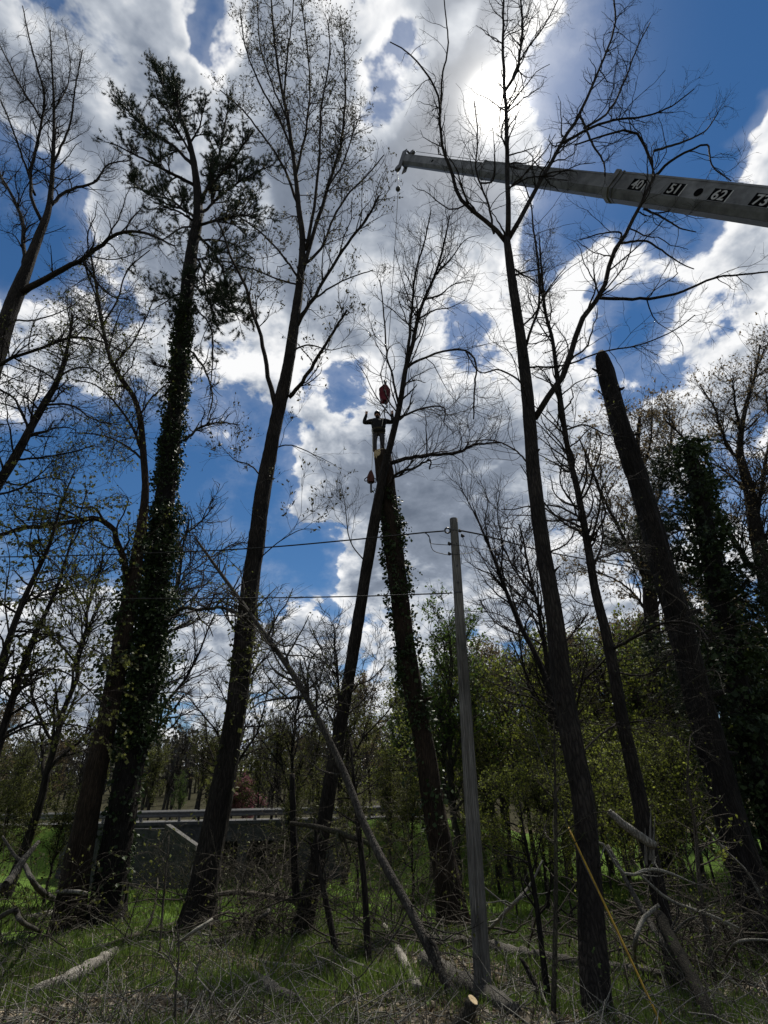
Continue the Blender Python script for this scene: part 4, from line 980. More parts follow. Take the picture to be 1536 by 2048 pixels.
def place(kind, name, label, px, Y, scale, group, rot=None, sz=1.0, cat='tree', lean=0.0):
    x = at(px, 1600, Y)[0]
    root = empty(name, (x, Y, float(g(x, Y)) - 0.02), label, cat, group)
    root.rotation_euler = (random.uniform(-0.05, 0.05), lean + random.uniform(-0.05, 0.05), random.uniform(0, 6.28) if rot is None else rot)
    root.scale = (scale, scale, scale * sz)
    for nm, me in PROTO[kind]:
        o = bpy.data.objects.new(nm, me); COL.objects.link(o); o.parent = root
        if nm == 'foliage':
            o['kind'] = 'stuff'; o.parent = crown
        if nm == 'crown': crown = o
    return root
GW = 'trees of the wood behind'
ORD = ['first', 'second', 'third', 'fourth', 'fifth', 'sixth', 'seventh', 'eighth', 'ninth', 'tenth']
def unique(items, key):
    """items [(label, x)] -> labels told apart by their order from the left"""
    out = []
    for lab, x in items:
        same = sorted(v for l, v in items if l == lab)
        out.append(lab if len(same) == 1 else f'{lab}, {ORD[same.index(x)]} from left')
    return out
ADJ = {'green': 'fresh green', 'olive': 'olive leafed', 'tan': 'tan leafed', 'yellow': 'yellow green', 'bare': 'bare twiggy', 'pink': 'pink flowering'}
place('green', 'green_tree', 'upright fresh green tree right behind the utility pole, against the sky', 905, 25, 1.06, GW)
place('green', 'green_tree', 'second upright fresh green tree, just right of the utility pole', 985, 27, 1.0, GW)
place('pink', 'flowering_tree', 'small pink flowering tree beyond the road', 488, 52, 0.42, None)
place('green', 'green_bush_tree', 'small green tree beside the far side of the road', 358, 49, 0.36, None)
rows = [('bare', 265, 25, 1.75), ('bare', 455, 27, 1.25), ('bare', 590, 30, 1.15), ('bare', 690, 27, 1.2), ('bare', 1135, 22, 1.45), ('bare', 60, 24, 1.5), ('olive', 250, 38, 0.8), ('olive', 400, 40, 0.6), ('olive', 545, 40, 0.7), ('olive', 20, 62, 0.85), ('tan', 95, 58, 0.8), ('bare', 150, 50, 0.9), ('olive', 300, 60, 0.78), ('bare', 345, 66, 1.0), ('tan', 590, 55, 0.75), ('olive', 640, 44, 0.72), ('bare', 555, 60, 0.8), ('olive', 700, 40, 0.85), ('tan', 745, 46, 1.0), ('olive', 830, 42, 1.0), ('bare', 860, 33, 0.95), ('green', 815, 38, 0.9), ('olive', 950, 36, 1.05), ('bare', 1010, 30, 0.95), ('tan', 1060, 34, 1.1),
        ('olive', 1120, 29, 0.9), ('bare', 1150, 26, 0.95), ('tan', 1200, 30, 1.05), ('olive', 1235, 36, 1.2), ('bare', 1270, 24, 0.9), ('tan', 1330, 30, 1.15), ('olive', 1375, 27, 1.0), ('green', 1420, 33, 1.15), ('olive', 1465, 24, 0.95), ('bare', 1500, 22, 1.0), ('tan', 1545, 28, 1.2), ('olive', 1580, 25, 1.1), ('olive', -60, 50, 0.9), ('tan', -20, 44, 0.8),
        ('yellow', 780, 52, 0.9), ('yellow', 870, 28, 0.75), ('green', 935, 31, 0.9), ('yellow', 1035, 25, 0.8), ('green', 1085, 27, 0.95), ('yellow', 1160, 24, 0.8), ('yellow', 1260, 27, 0.95), ('green', 1310, 26, 0.9), ('yellow', 1370, 22, 0.75), ('yellow', 1440, 28, 0.95), ('olive', 470, 52, 0.75), ('tan', 420, 56, 0.7), ('olive', 520, 50, 0.7), ('olive', 905, 48, 1.3), ('tan', 1000, 46, 1.3), ('olive', 1090, 44, 1.35), ('bare', 1300, 42, 1.5), ('olive', 1180, 48, 1.5), ('tan', 1400, 45, 1.5), ('olive', 1500, 40, 1.4), ('green', 1230, 55, 1.6), ('olive', 1330, 55, 1.6)]
WHERE = lambda px: 'behind the left trunks' if px < 420 else 'behind the leaning tree' if px < 800 else 'behind the utility pole' if px < 1060 else 'behind the slim tree' if px < 1290 else 'behind the bare topped trunk' if px < 1480 else 'at the right edge'
for (kind, px, Y, sc), lab in zip(rows, unique([(f'{ADJ[k]} wood tree {WHERE(p)}', p) for k, p, _, _ in rows], 0)):
    place(kind, 'wood_tree', lab, px, Y, sc, GW)
# understory bushes with bright young leaves
bush = [(1010, 17, 0.30), (1065, 19, 0.38), (1110, 16, 0.28), (1190, 18, 0.40), (1235, 15.5, 0.32), (1290, 17.5, 0.38), (1345, 16, 0.34), (1390, 19, 0.42), (1225, 21, 0.5), (1120, 22, 0.5), (1320, 22, 0.48), (985, 23, 0.42)]
BL = unique([('young leafing bush ' + ('between utility pole and forked tree' if px < 1130 else 'between forked tree and slim tree' if px < 1260 else 'between slim tree and bare topped trunk'), px) for px, Y, sc in bush], 0)
for (px, Y, sc), lab in zip(bush, BL):
    place('yellow' if int(px) % 2 == 0 or Y < 17 else 'olive', 'leafy_bush', lab, px, Y, sc, 'yellow green bushes', cat='bush', sz=1.1)
place('green', 'leafy_bush', 'small green bush at the foot of the pine', 270, 18.8, 0.17, None, cat='bush', sz=1.0)
for lab, px, Y, sc in [('second', 20, 24, 0.42), ('third', 75, 27, 0.45), ('fourth', 130, 23, 0.38), ('first', -20, 20, 0.4)]:
    place('olive', 'olive_bush', f'olive leafed bush behind the young maples, {lab} from left', px, Y, sc, 'olive bushes at left', cat='bush')
for lab, px, Y, sc in [('second', 650, 24, 0.4), ('third', 720, 22, 0.38), ('fourth', 780, 26, 0.45), ('first', 590, 27, 0.4), ('fifth', 820, 21, 0.36)]:
    place('olive', 'olive_bush', f'olive leafed bush behind the leaning trunk, {lab} from left', px, Y, sc, 'olive bushes at centre', cat='bush')

# far hillside wood, one mass
parts = []
n = 2000
X = rng.uniform(-150, 150, n); Yf = 62 + 80 * rng.uniform(0, 1, n) ** 0.8
Zf = g(X, Yf); H = rng.uniform(6.5, 9.5, n)
P = np.stack([np.stack([X, Yf, Zf - 0.3], 1), np.stack([X + rng.normal(size=n) * 0.2, Yf, Zf + H * 0.5], 1), np.stack([X + rng.normal(size=n) * 0.4, Yf, Zf + H], 1)], 1)
R = np.column_stack([np.full(n, 0.17), np.full(n, 0.12), np.full(n, 0.03)])
parts.append(tubes(P, R, 4))
P1, R1 = grow(P, R, n * 8, 3.2, 42, 3, 0.15, 0.08, 0.15, rmin=0.03)
parts.append(tubes(P1, R1, 3))
P2, R2 = grow(P1, R1, n * 14, 1.6, 40, 2, 0.15, 0.1, 0.2, rmin=0.018)
parts.append(tubes(P2, R2, 3))
V, Fl = join(parts)
tag(mesh_np('far_wood', V, Fl, 'bark_grey', smooth=False), 'distant bare wood on the hillside beyond the road', 'wood', kind='stuff')
C, D = pick(P2, 60000, 0.1)
V, Fl = leaf_quads(C + rng.normal(size=C.shape) * 0.5, D, 0.55, 0.7, 1.0)
tag(mesh_np('far_foliage', V, Fl, 'far_leaf', smooth=False), 'thin spring foliage of the distant hillside wood', 'wood', kind='stuff')

# thickets of bare stems and vines
def thicket(name, label, spots, n, h, mat, spread=0.8, leafs=None, group=None):
    c = np.mean(spots, axis=0); base = np.array([c[0], c[1], float(g(c[0], c[1]))])
    root = empty(name, base, label, 'thicket', group)
    ks = rng.integers(0, len(spots), n)
    p = np.array([[spots[k][0], spots[k][1]] for k in ks]) + rng.normal(size=(n, 2)) * spread
    st = np.column_stack([p, g(p[:, 0], p[:, 1]) - 0.05])
    d = norm(np.column_stack([rng.normal(size=(n, 2)) * 0.4, np.ones(n)]))
    L = h * rng.uniform(0.4, 1.2, n); seg = 9; out = [st]
    for s in range(seg):
        d = norm(d + rng.normal(size=(n, 3)) * 0.24 + np.array([0, 0, -0.09 * (s / seg) * 3]))
        out.append(out[-1] + d * (L / seg)[:, None])
    P = np.stack(out, 1); P[:, :, 2] = np.maximum(P[:, :, 2], (g(P[:, :, 0], P[:, :, 1]) + 0.02) * (np.arange(seg + 1) > 0) + P[:, :, 2] * 0 - 9 * (np.arange(seg + 1) == 0)) if False else P[:, :, 2]
    R = rng.uniform(0.005, 0.014, n)[:, None] * np.linspace(1, 0.4, seg + 1)
    P1, R1 = grow(P, R, n * 4, h * 0.4, 55, 5, 0.3, -0.02, 0.2, rmin=0.004)
    P2, R2 = grow(P1, R1, n * 7, h * 0.16, 55, 3, 0.3, 0.0, 0.1, rmin=0.0032)
    V, Fl = join([tubes(P, R, 5)]); tag(mesh_np('stems', V, Fl, mat, root, base), kind='stuff')
    V, Fl = join([tubes(P1, R1, 4), tubes(P2, R2, 3)]); tag(mesh_np('twigs', V, Fl, mat, root, base), kind='stuff')
    if leafs:
        C, D = pick(P2, leafs[0], 0.1); V, Fl = leaf_quads(C, D, leafs[1], 0.7, 0.8, 0.1); tag(mesh_np('foliage', V, Fl, leafs[2], root, base, False), kind='stuff')
    return root
def spots(px0, px1, Y0, Y1, n):
    return [(at(rng.uniform(px0, px1), 1800, y)[0], y) for y in rng.uniform(Y0, Y1, n)]
thicket('vine_thicket', 'tangled thicket of dead vines between budding tree and leaning tree', spots(500, 600, 13, 16, 6), 70, 3.0, 'branch_mid', 0.6, (500, 0.05, 'leaf_olive'))
thicket('vine_thicket', 'tangled thicket of dead vines between leaning tree and topped trunk', spots(680, 830, 14, 18, 7), 80, 4.0, 'branch_mid', 0.7, (900, 0.06, 'leaf_olive'))
thicket('vine_thicket', 'low tangle of pale twigs below the slim tree', spots(1230, 1400, 9.5, 12, 6), 60, 1.8, 'branch_mid', 0.6, (200, 0.05, 'leaf_yellow'))
thicket('vine_thicket', 'dark twiggy thicket in the lower right corner by the topped trunk', spots(1400, 1600, 9.5, 12.5, 6), 70, 2.4, 'branch_mid', 0.6, (250, 0.05, 'leaf_olive'))
thicket('vine_thicket', 'twiggy thicket along the creek right of the utility pole', spots(980, 1160, 24, 29, 7), 70, 2.6, 'branch_mid', 1.2, (700, 0.08, 'leaf_yellow'))
thicket('vine_thicket', 'twiggy thicket at the left edge before the olive bushes', spots(-40, 120, 14, 18, 6), 60, 2.6, 'branch_mid', 0.8, (900, 0.07, 'leaf_olive'))
thicket('vine_thicket', 'bramble stems spread over the creek bank behind the topped trunk', spots(820, 1000, 26, 31, 7), 60, 2.0, 'branch_mid', 1.3, (500, 0.08, 'leaf_olive'))
thicket('vine_thicket', 'sparse twiggy brush before the culvert wing wall between pine and budding tree', spots(270, 370, 21, 28, 5), 36, 2.2, 'branch_mid', 0.9, (260, 0.07, 'leaf_olive'))
thicket('vine_thicket', 'brown twiggy thicket before the culvert right of the budding tree', spots(380, 600, 20, 27, 9), 100, 2.9, 'branch_mid', 1.0, (250, 0.06, 'leaf_olive'))
# brush heap of cut branches, right
def heap(label, px0, px1, Y0, Y1, n, ln, hz):
    sp = np.array(spots(px0, px1, Y0, Y1, n))
    a = rng.uniform(0, 6.28, n); d = np.column_stack([np.cos(a), np.sin(a) * 0.8, rng.normal(size=n) * 0.24]); d = norm(d)
    st = np.column_stack([sp, g(sp[:, 0], sp[:, 1]) + rng.uniform(0.02, hz, n)])
    seg = 7; out = [st]
    L = ln * rng.uniform(0.4, 1.3, n)
    for s in range(seg):
        d = norm(d + rng.normal(size=(n, 3)) * 0.12); nx = out[-1] + d * (L / seg)[:, None]
        nx[:, 2] = np.maximum(nx[:, 2], g(nx[:, 0], nx[:, 1]) + 0.02); out.append(nx)
    P = np.stack(out, 1); R = rng.uniform(0.006, 0.026, n)[:, None] * np.linspace(1, 0.5, seg + 1)
    P1, R1 = grow(P, R, n * 3, ln * 0.35, 45, 4, 0.25, 0.03, 0.2, rmin=0.005)
    V, Fl = join([tubes(P, R, 6, True), tubes(P1, R1, 4)])
    c = P[:, 0].mean(0); 
    o = mesh_np('brush_heap', V, Fl, 'branch_mid', None, (c[0], c[1], float(g(c[0], c[1]))))
    return tag(o, label, 'brush heap', kind='stuff')
heap('heap of dark cut branches below the bare topped trunk', 1200, 1560, 10.5, 13, 80, 1.9, 0.8)
heap('heap of dark cut branches between budding tree and leaning tree', 430, 600, 14.5, 17, 70, 2.2, 0.7)
heap('scattered cut branches behind the fallen grey log', 680, 1180, 12, 15, 34, 2.0, 0.25)

# ------------------------------------------------------------------ fallen logs and branches
def fallen(name, label, pts, mat='branch_mid', cat='branch', group=None, twigs=0, cut=False, sides=9):
    """pts [(px,py,width px[,Y])]: without Y the point lies on the ground"""
    rows = []
    for q in pts:
        p = P3(q[0], q[1], q[3] if len(q) > 3 else None)
        r = q[2] * 0.5 * depth(p) / F
        if len(q) < 4: p = p + np.array([0, 0, r * 0.7])
        rows.append([*p, r])
    L = np.linalg.norm(np.diff(np.array(rows)[:, :3], axis=0), axis=1).sum()
    q = resample(rows, int(max(8, L / 0.12)))
    P, R = q[:, :3], np.maximum(q[:, 3], 0.004)
    P[1:-1] += rng.normal(size=P[1:-1].shape) * R[1:-1, None] * 0.10
    base = np.array([P[0, 0], P[0, 1], min(P[0, 2], P[-1, 2])])
    V, Fl = tubes(P[None], R[None], sides, True, 0.05)
    if not twigs and not cut:
        return tag(mesh_np(name, V, Fl, mat, None, base), label, cat, group)
    root = empty(name, base, label, cat, group)
    mesh_np('stem', V, Fl, mat, root, base)
    if twigs:
        P1, R1 = grow(P[None], R[None], twigs, L * 0.3, 50, 5, 0.25, 0.02, 0.2, rmin=0.004)
        P2, R2 = grow(P1, R1, twigs * 2, L * 0.12, 50, 4, 0.25, 0.0, 0.2, rmin=0.003)
        V, Fl = join([tubes(P1, R1, 5), tubes(P2, R2, 4)]); tag(mesh_np('twigs', V, Fl, mat, root, base), kind='stuff')
    if cut:
        d = norm(P[-1] - P[-2]); c = P[-1] + d * 0.006
        V, Fl = tubes(np.stack([P[-1] - d * 0.002, c])[None], np.array([[R[-1] * 0.9, R[-1] * 0.88]]), 14, True); mesh_np('cut_end', V, Fl, 'cut_wood', root, base, False)
    return root
B = 'fallen_branch'
fallen('fallen_log', 'thick pale peeled log lying in the left foreground', [(62, 2002, 24), (85, 1992, 30), (120, 1980, 29), (160, 1958, 28), (195, 1936, 24), (228, 1912, 18)], 'wood_pale', 'log')
fallen('fallen_log', 'slim pale log lying before the maple and pine feet', [(50, 1842, 12), (130, 1830, 16), (212, 1826, 18)], 'wood_pale', 'log')
fallen(B, 'thick grey branch propped up at the left edge', [(-30, 1800, 17), (0, 1778, 16, 9.6), (22, 1756, 14, 9.7), (45, 1722, 13, 9.8), (78, 1682, 6, 10)], 'wood_grey')
fallen(B, 'crooked grey branch sloping down to the slim pale log', [(5, 1672, 4, 11), (30, 1712, 7, 11), (50, 1732, 9, 11), (75, 1775, 10, 11), (105, 1802, 10), (150, 1828, 7)], 'wood_grey')
fallen(B, 'hooked branch on the grass at the left edge', [(-20, 1850, 8), (22, 1822, 9, 10), (34, 1828, 10, 10), (46, 1845, 9, 9.8), (80, 1866, 6)], 'wood_grey')
fallen(B, 'short pale stick leaning on the maple foot', [(112, 1784, 6, 15.6), (150, 1783, 7, 15.6), (174, 1787, 7, 15.6)], 'wood_pale')
fallen(B, 'long dark branch lying left of the budding tree', [(205, 1897, 7), (280, 1872, 9), (360, 1848, 8)], 'branch_mid', twigs=6)
fallen(B, 'pale crooked branch lying before the budding tree', [(332, 1940, 4), (345, 1902, 6), (385, 1865, 7, 12.6), (425, 1838, 5, 12.8)], 'branch_pale', twigs=6)
fallen(B, 'thin pale stick in the grass above the thick peeled log', [(245, 1905, 4), (290, 1912, 5), (326, 1918, 4)], 'branch_pale')
fallen('fallen_log', 'mossy grey log right of the budding tree', [(420, 1896, 16), (455, 1888, 17), (497, 1880, 15)], 'wood_grey', 'log')
fallen('cut_log', 'short sawn log showing a round pale end right of the budding tree', [(540, 1850, 20), (505, 1858, 22), (482, 1866, 23)], 'bark_grey', 'log', cut=True)
fallen('fallen_log', 'pale limb leaning up behind the short sawn log', [(510, 1850, 8), (528, 1832, 9, 13.6), (540, 1818, 8, 13.9)], 'wood_grey', 'log')
fallen(B, 'bent pale branch lying in the centre left foreground', [(268, 1978, 6), (325, 1966, 10), (395, 1974, 11), (468, 1994, 8)], 'branch_pale', twigs=4)
fallen(B, 'pale stick pointing at the bottom edge, left of centre', [(340, 1978, 6), (372, 2012, 8), (364, 2050, 7)], 'branch_pale')
fallen(B, 'long thin curved twig arching in the bottom foreground', [(395, 1955, 3, 8.3), (420, 1985, 4, 7.8), (455, 2028, 5), (510, 2022, 5), (560, 2006, 4)], 'branch_pale', twigs=3)
fallen('fallen_log', 'rotten pale log half sunk in litter, bottom centre left', [(505, 1965, 22), (545, 1998, 30), (595, 2018, 24)], 'wood_grey', 'log')
fallen(B, 'long sinuous pale branch in front of the leaning tree', [(475, 1912, 3), (540, 1930, 7), (595, 1938, 9), (640, 1940, 8), (672, 1962, 5)], 'branch_pale', twigs=5)
fallen(B, 'short dark branch sloping in front of the leaning tree', [(612, 1888, 9), (640, 1922, 11), (664, 1975, 8)], 'branch_mid')
fallen('fallen_log', 'pale barked limb lying before the topped trunk foot', [(768, 1858, 12), (800, 1915, 17), (836, 1988, 20)], 'wood_pale', 'log')
fallen('fallen_log', 'long weathered grey log lying across behind the utility pole', [(790, 1885, 16), (860, 1890, 20), (940, 1898, 24), (1050, 1922, 26), (1160, 1940, 24), (1250, 1950, 24), (1328, 1962, 20)], 'wood_grey', 'log', sides=12)
fallen('fallen_log', 'thick grey log under the foot of the utility pole', [(850, 1935, 34), (930, 1985, 38), (985, 2012, 36), (1030, 2034, 30)], 'wood_grey', 'log', sides=12)
fallen('cut_stub', 'short dark stub with an orange sawn end at the bottom edge', [(910, 2075, 30), (930, 2040, 28, 7.6), (946, 2000, 24, 7.55)], 'bark_moss', 'log', cut=True)
fallen(B, 'raised dark limb spanning from the snag to the dead stem', [(580, 1646, 7, 13), (640, 1655, 10, 12.9), (705, 1675, 10, 12.7), (765, 1700, 8, 12.5)], 'bark_moss', twigs=5)
fallen('broken_limb', 'broken pale limb hanging against the slim tree base', [(1218, 1622, 12, 10.3), (1255, 1655, 16, 10.3), (1308, 1690, 17, 10.4)], 'wood_pale', 'branch')
fallen(B, 'white curved bare branch right of the forked tree', [(1272, 1932, 5), (1270, 1890, 8, 9.2), (1285, 1840, 9, 9.2), (1318, 1810, 7, 9.2)], 'branch_pale')
fallen(B, 'thick mossy limb sloping to the bottom edge at right', [(1318, 1830, 20, 9.6), (1365, 1920, 24, 8.6), (1400, 1985, 26, 7.9), (1428, 2060, 30)], 'bark_moss')
fallen(B, 'grey dead stem sloping behind the thick mossy limb', [(1215, 1690, 6, 10.2), (1290, 1830, 11, 9.7), (1345, 1910, 13, 9.1), (1390, 1975, 13)], 'wood_grey', twigs=4)
fallen(B, 'thin white branch arching over the heap by the forked tree', [(1150, 1692, 3, 9.0), (1200, 1684, 5, 9.0), (1235, 1735, 5, 9.0), (1260, 1750, 6, 9.0), (1300, 1738, 6, 9.0), (1350, 1750, 5, 9.0), (1388, 1768, 3, 9.0)], 'branch_pale', twigs=7)
fallen(B, 'long thin white branch lying over the heap at right', [(1275, 1745, 4, 9.6), (1340, 1800, 6, 9.6), (1420, 1830, 5, 9.6), (1478, 1856, 4, 9.6)], 'branch_pale', twigs=7)
fallen(B, 'thin pale branch bending down along the bare topped trunk', [(1412, 1652, 3, 10.6), (1442, 1692, 5, 10.6), (1492, 1742, 5, 10.6), (1525, 1800, 4, 10.6)], 'branch_pale', twigs=5)
fallen(B, 'thin pale forked branch leaning right of the utility pole', [(975, 1865, 6), (1020, 1815, 7, 11), (1060, 1770, 5, 11), (1085, 1720, 3, 11)], 'branch_pale', twigs=4)
fallen(B, 'dark crooked branch lying behind the grey log, right of the pole', [(965, 1878, 9), (1030, 1892, 10), (1090, 1878, 12), (1165, 1852, 10)], 'bark_dark', twigs=5)
fallen(B, 'pale bent branch at the right edge of the grass', [(1440, 1940, 4), (1468, 1890, 5, 9.5), (1500, 1880, 5, 9.5), (1545, 1882, 4, 9.5)], 'branch_pale')
fallen(B, 'long thin branch along the lower right corner', [(1430, 2050, 4), (1490, 2020, 5), (1550, 2005, 5)], 'branch_mid', twigs=4)
fallen(B, 'dark log end right of the leaning tree', [(660, 1850, 10), (720, 1845, 12), (812, 1850, 10)], 'branch_mid', twigs=5)
fallen(B, 'dark fallen limb lying behind the heap left of the leaning tree', [(430, 1790, 8, 15), (480, 1785, 10, 15), (545, 1795, 10, 15), (600, 1800, 8, 15)], 'branch_mid', twigs=6)
fallen('creek_log', 'grey log lying on the far grass beyond the creek', [(1090, 1680, 6), (1020, 1690, 8), (960, 1668, 6)], 'wood_grey', 'log')
# small stumps of saplings and thin upright stems
def sapling(label, pts, Y, mat='bark_dark', leafs=None, tw=14, name='sapling'):
    return photo_tree(name, label, pts, Y, Y + 0.2, (), mat=mat, levels=[(tw, 0.45, 50, 5, 0.0035, 4), (tw * 3, 0.18, 50, 3, 0.003, 3)] if tw else (), leaves=leafs, foli='leaf_yellow', crown_from=0.4, flare_amt=0, sides=8, cat='sapling', up=0.03)
sapling('dark forked sapling right of the utility pole', [(1098, 2015, 15), (1085, 1910, 12), (1072, 1800, 10), (1058, 1720, 7), (1044, 1640, 4), (1040, 1600, 2)], 8.4, 'bark_black')
sapling('pale straight sapling left of the forked tree', [(1105, 2060, 13), (1110, 1900, 10), (1112, 1700, 8), (1110, 1540, 5), (1108, 1440, 2)], 7.7, 'bark_moss')
sapling('dark short sapling crossing the grey log by the pole', [(1082, 2000, 12), (1065, 1960, 11), (1050, 1930, 9), (1040, 1915, 5)], 8.6, 'bark_black', None, 0)
sapling('slim dark sapling left of the dead stem base', [(735, 1880, 14), (728, 1760, 12), (716, 1650, 10), (708, 1560, 6), (700, 1480, 3)], 12.0)
sapling('thin sapling with few leaves between pine and budding tree', [(322, 1860, 5), (330, 1760, 4), (335, 1710, 3), (338, 1670, 2)], 12.5, 'branch_mid', (40, 0.06, 0.6, 0), 8)
sapling('dark sapling stem close right of the leaning tree foot', [(664, 1860, 13), (648, 1780, 12), (636, 1720, 9), (630, 1640, 5)], 13.2)
sapling('thin budding sapling in the bottom foreground, left of centre', [(350, 2060, 5), (352, 1980, 4), (358, 1900, 3), (352, 1840, 2)], 7.4, 'branch_mid', (40, 0.03, 0.6, 0), 10)
sapling('thin stem with yellow leaves at the right of the slim tree', [(1420, 1900, 9), (1400, 1780, 8), (1390, 1650, 6), (1375, 1560, 4), (1380, 1480, 2)], 10.2, 'branch_mid', (160, 0.05, 0.7, 0), 14)
fallen('snag_post', 'short dark snag with a pale cut top left of the leaning tree', [(592, 1800, 16, 14.5), (588, 1700, 14, 14.5), (584, 1548, 11, 14.5)], 'bark_black', 'snag', cut=True)

# ------------------------------------------------------------------ ground cover
def scatter(n, pxr, Yr, dens=None):
    y = rng.uniform(Yr[0] ** 0.5, Yr[1] ** 0.5, n) ** 2
    half = y * 0.78 + 1.0
    x = rng.uniform(-1, 1, n) * half
    return x, y
def grassmesh(n, Yr, h, wd, patch, lean=0.35):
    x, y = scatter(n, None, Yr)
    f = np.sin(x * 0.9 + y * 0.5 + 1) * np.sin(x * 0.33 - y * 0.7) + 0.5 * np.sin(x * 2.3 + y * 1.9)
    k = f + rng.normal(size=n) * 0.35 > patch
    x, y = x[k], y[k]; m = len(x)
    p = np.column_stack([x, y, g(x, y) - 0.01])
    a = rng.uniform(0, 6.28, m); L = h * rng.uniform(0.4, 1.4, m)
    out = np.column_stack([np.cos(a), np.sin(a), np.zeros(m)]) * (lean * rng.uniform(0.2, 1.6, m) * L)[:, None]
    s = np.column_stack([-np.sin(a), np.cos(a), np.zeros(m)]) * wd * 0.5
    mid = p + out * 0.35 + np.column_stack([np.zeros(m), np.zeros(m), L * 0.6]); tip = p + out + np.column_stack([np.zeros(m), np.zeros(m), L])
    V = np.stack([p - s, p + s, mid + s * 0.8, mid - s * 0.8, tip], 1).reshape(-1, 3)
    b = np.arange(m)[:, None] * 5
    return V, [b + np.array([[0, 1, 2, 3]]), b + np.array([[3, 2, 4]])]
V, Fl = join([grassmesh(75000, (5.2, 11), 0.14, 0.010, 0.05), grassmesh(70000, (10, 18), 0.16, 0.014, -0.8), grassmesh(50000, (17, 31), 0.14, 0.03, -3)])
tag(mesh_np('grass', V, Fl, 'grass_blade', smooth=False), 'short spring grass over the forest floor and lawn', 'grass', kind='stuff')
x, y = scatter(42000, None, (5.2, 16))
C = np.column_stack([x, y, g(x, y) + 0.012])
V, Fl = leaf_quads(C, np.column_stack([rng.normal(size=(len(x), 2)), np.zeros(len(x)) + 0.1]), 0.075, 0.65, 0.15, 0.15)
tag(mesh_np('leaf_litter', V, Fl, 'dry_leaf', smooth=False), 'dead brown leaves scattered over the forest floor', 'leaf litter', kind='stuff')
x, y = scatter(4200, None, (5.2, 17)); m = len(x)
a = rng.uniform(0, 6.28, m); L = rng.uniform(0.2, 1.1, m)
d = np.column_stack([np.cos(a), np.sin(a), rng.uniform(0, 0.25, m)])
st = np.column_stack([x, y, g(x, y) + 0.02]); out = [st]
for s in range(5):
    d = norm(d + rng.normal(size=(m, 3)) * 0.16); nx = out[-1] + d * (L / 5)[:, None]; nx[:, 2] = np.maximum(nx[:, 2], g(nx[:, 0], nx[:, 1]) + 0.012); out.append(nx)
P = np.stack(out, 1); R = rng.uniform(0.003, 0.011, m)[:, None] * np.linspace(1, 0.5, 6)
P1, R1 = grow(P, R, 3000, 0.3, 50, 3, 0.2, 0.02, rmin=0.0025)
V, Fl = join([tubes(P, R, 5), tubes(P1, R1, 3)])
tag(mesh_np('twig_litter', V, Fl, 'branch_pale'), 'thin dead twigs scattered over the forest floor', 'twigs', kind='stuff')
# standing dead weeds of the foreground
x, y = scatter(520, None, (5.4, 12)); m = len(x)
d = norm(np.column_stack([rng.normal(size=(m, 2)) * 0.35, np.ones(m)])); L = rng.uniform(0.3, 1.0, m)
out = [np.column_stack([x, y, g(x, y) - 0.02])]
for s in range(6):
    d = norm(d + rng.normal(size=(m, 3)) * 0.14); out.append(out[-1] + d * (L / 6)[:, None])
P = np.stack(out, 1); R = rng.uniform(0.0025, 0.005, m)[:, None] * np.linspace(1, 0.5, 7)
P1, R1 = grow(P, R, 1500, 0.25, 45, 4, 0.2, 0.03, rmin=0.002)
V, Fl = join([tubes(P, R, 4), tubes(P1, R1, 3)])
tag(mesh_np('dead_weeds', V, Fl, 'branch_mid'), 'thin standing dead weed stems in the foreground', 'weeds', kind='stuff')
C, D = pick(P1, 1800, 0.3)
V, Fl = leaf_quads(C, D, 0.035, 0.6, 0.7, 0.1)
tag(mesh_np('weed_leaves', V, Fl, 'leaf_green', smooth=False), 'small young leaves on the foreground weeds', 'weeds', kind='stuff')

# ------------------------------------------------------------------ utility pole, wires, guy
PB, PT = gnd(968, 2003), None
YP = PB[1]
PT = at(907, 1038, YP)
pole = empty('utility_pole', (PB[0], PB[1], PB[2]), 'weathered grey wooden utility pole with wires, standing in front of the woods', 'utility pole')
n = 60
t = np.linspace(-0.06, 1, n)
P = PB + (PT - PB) * t[:, None]
rb = 36 * 0.5 * depth(PB) / F; rt = 15.5 * 0.5 * depth(PT) / F
R = rb + (rt - rb) * np.clip(t, 0, 1)
k = 40
a = np.arange(k) * 2 * math.pi / k
rr = np.ones((n, k)) * R[:, None]
for c, w, dep, t0, t1 in [(4.62, 0.10, 0.42, -0.1, 0.62), (4.05, 0.06, 0.14, 0.0, 0.8), (5.05, 0.05, 0.07, 0.2, 0.95), (4.78, 0.04, 0.06, 0.3, 1.0), (3.6, 0.06, 0.08, -0.1, 0.7), (5.5, 0.06, 0.08, -0.1, 0.6)]:
    da = (a - c + math.pi) % (2 * math.pi) - math.pi
    m_ = ((t >= t0) & (t <= t1))[:, None]
    rr -= m_ * dep * R[:, None] * np.exp(-(da / w)[None] ** 2)
rr *= 1 + rng.normal(size=(n, k)) * 0.006 + rng.normal(size=(1, k)) * 0.012
ax = norm(PT - PB); u = norm(np.array([1, 0, 0]) - ax[0] * ax); v = np.cross(ax, u)
V = P[:, None, :] + rr[..., None] * (np.cos(a)[:, None] * u + np.sin(a)[:, None] * v)
V = V.reshape(-1, 3); ids = np.arange(n * k).reshape(n, k)
q = np.stack([ids[:-1], np.roll(ids, -1, 1)[:-1], np.roll(ids, -1, 1)[1:], ids[1:]], -1).reshape(-1, 4)
V = np.vstack([V, PT + ax * 0.02]); tq = np.stack([ids[-1], np.roll(ids[-1], -1), np.full(k, n * k)], 1)
mesh_np('pole_shaft', V, [q, tq], 'pole_wood', pole, PB)
def pole_at(py): return at(907 + (968 - 907) * (py - 1038) / (2003 - 1038), py, YP)
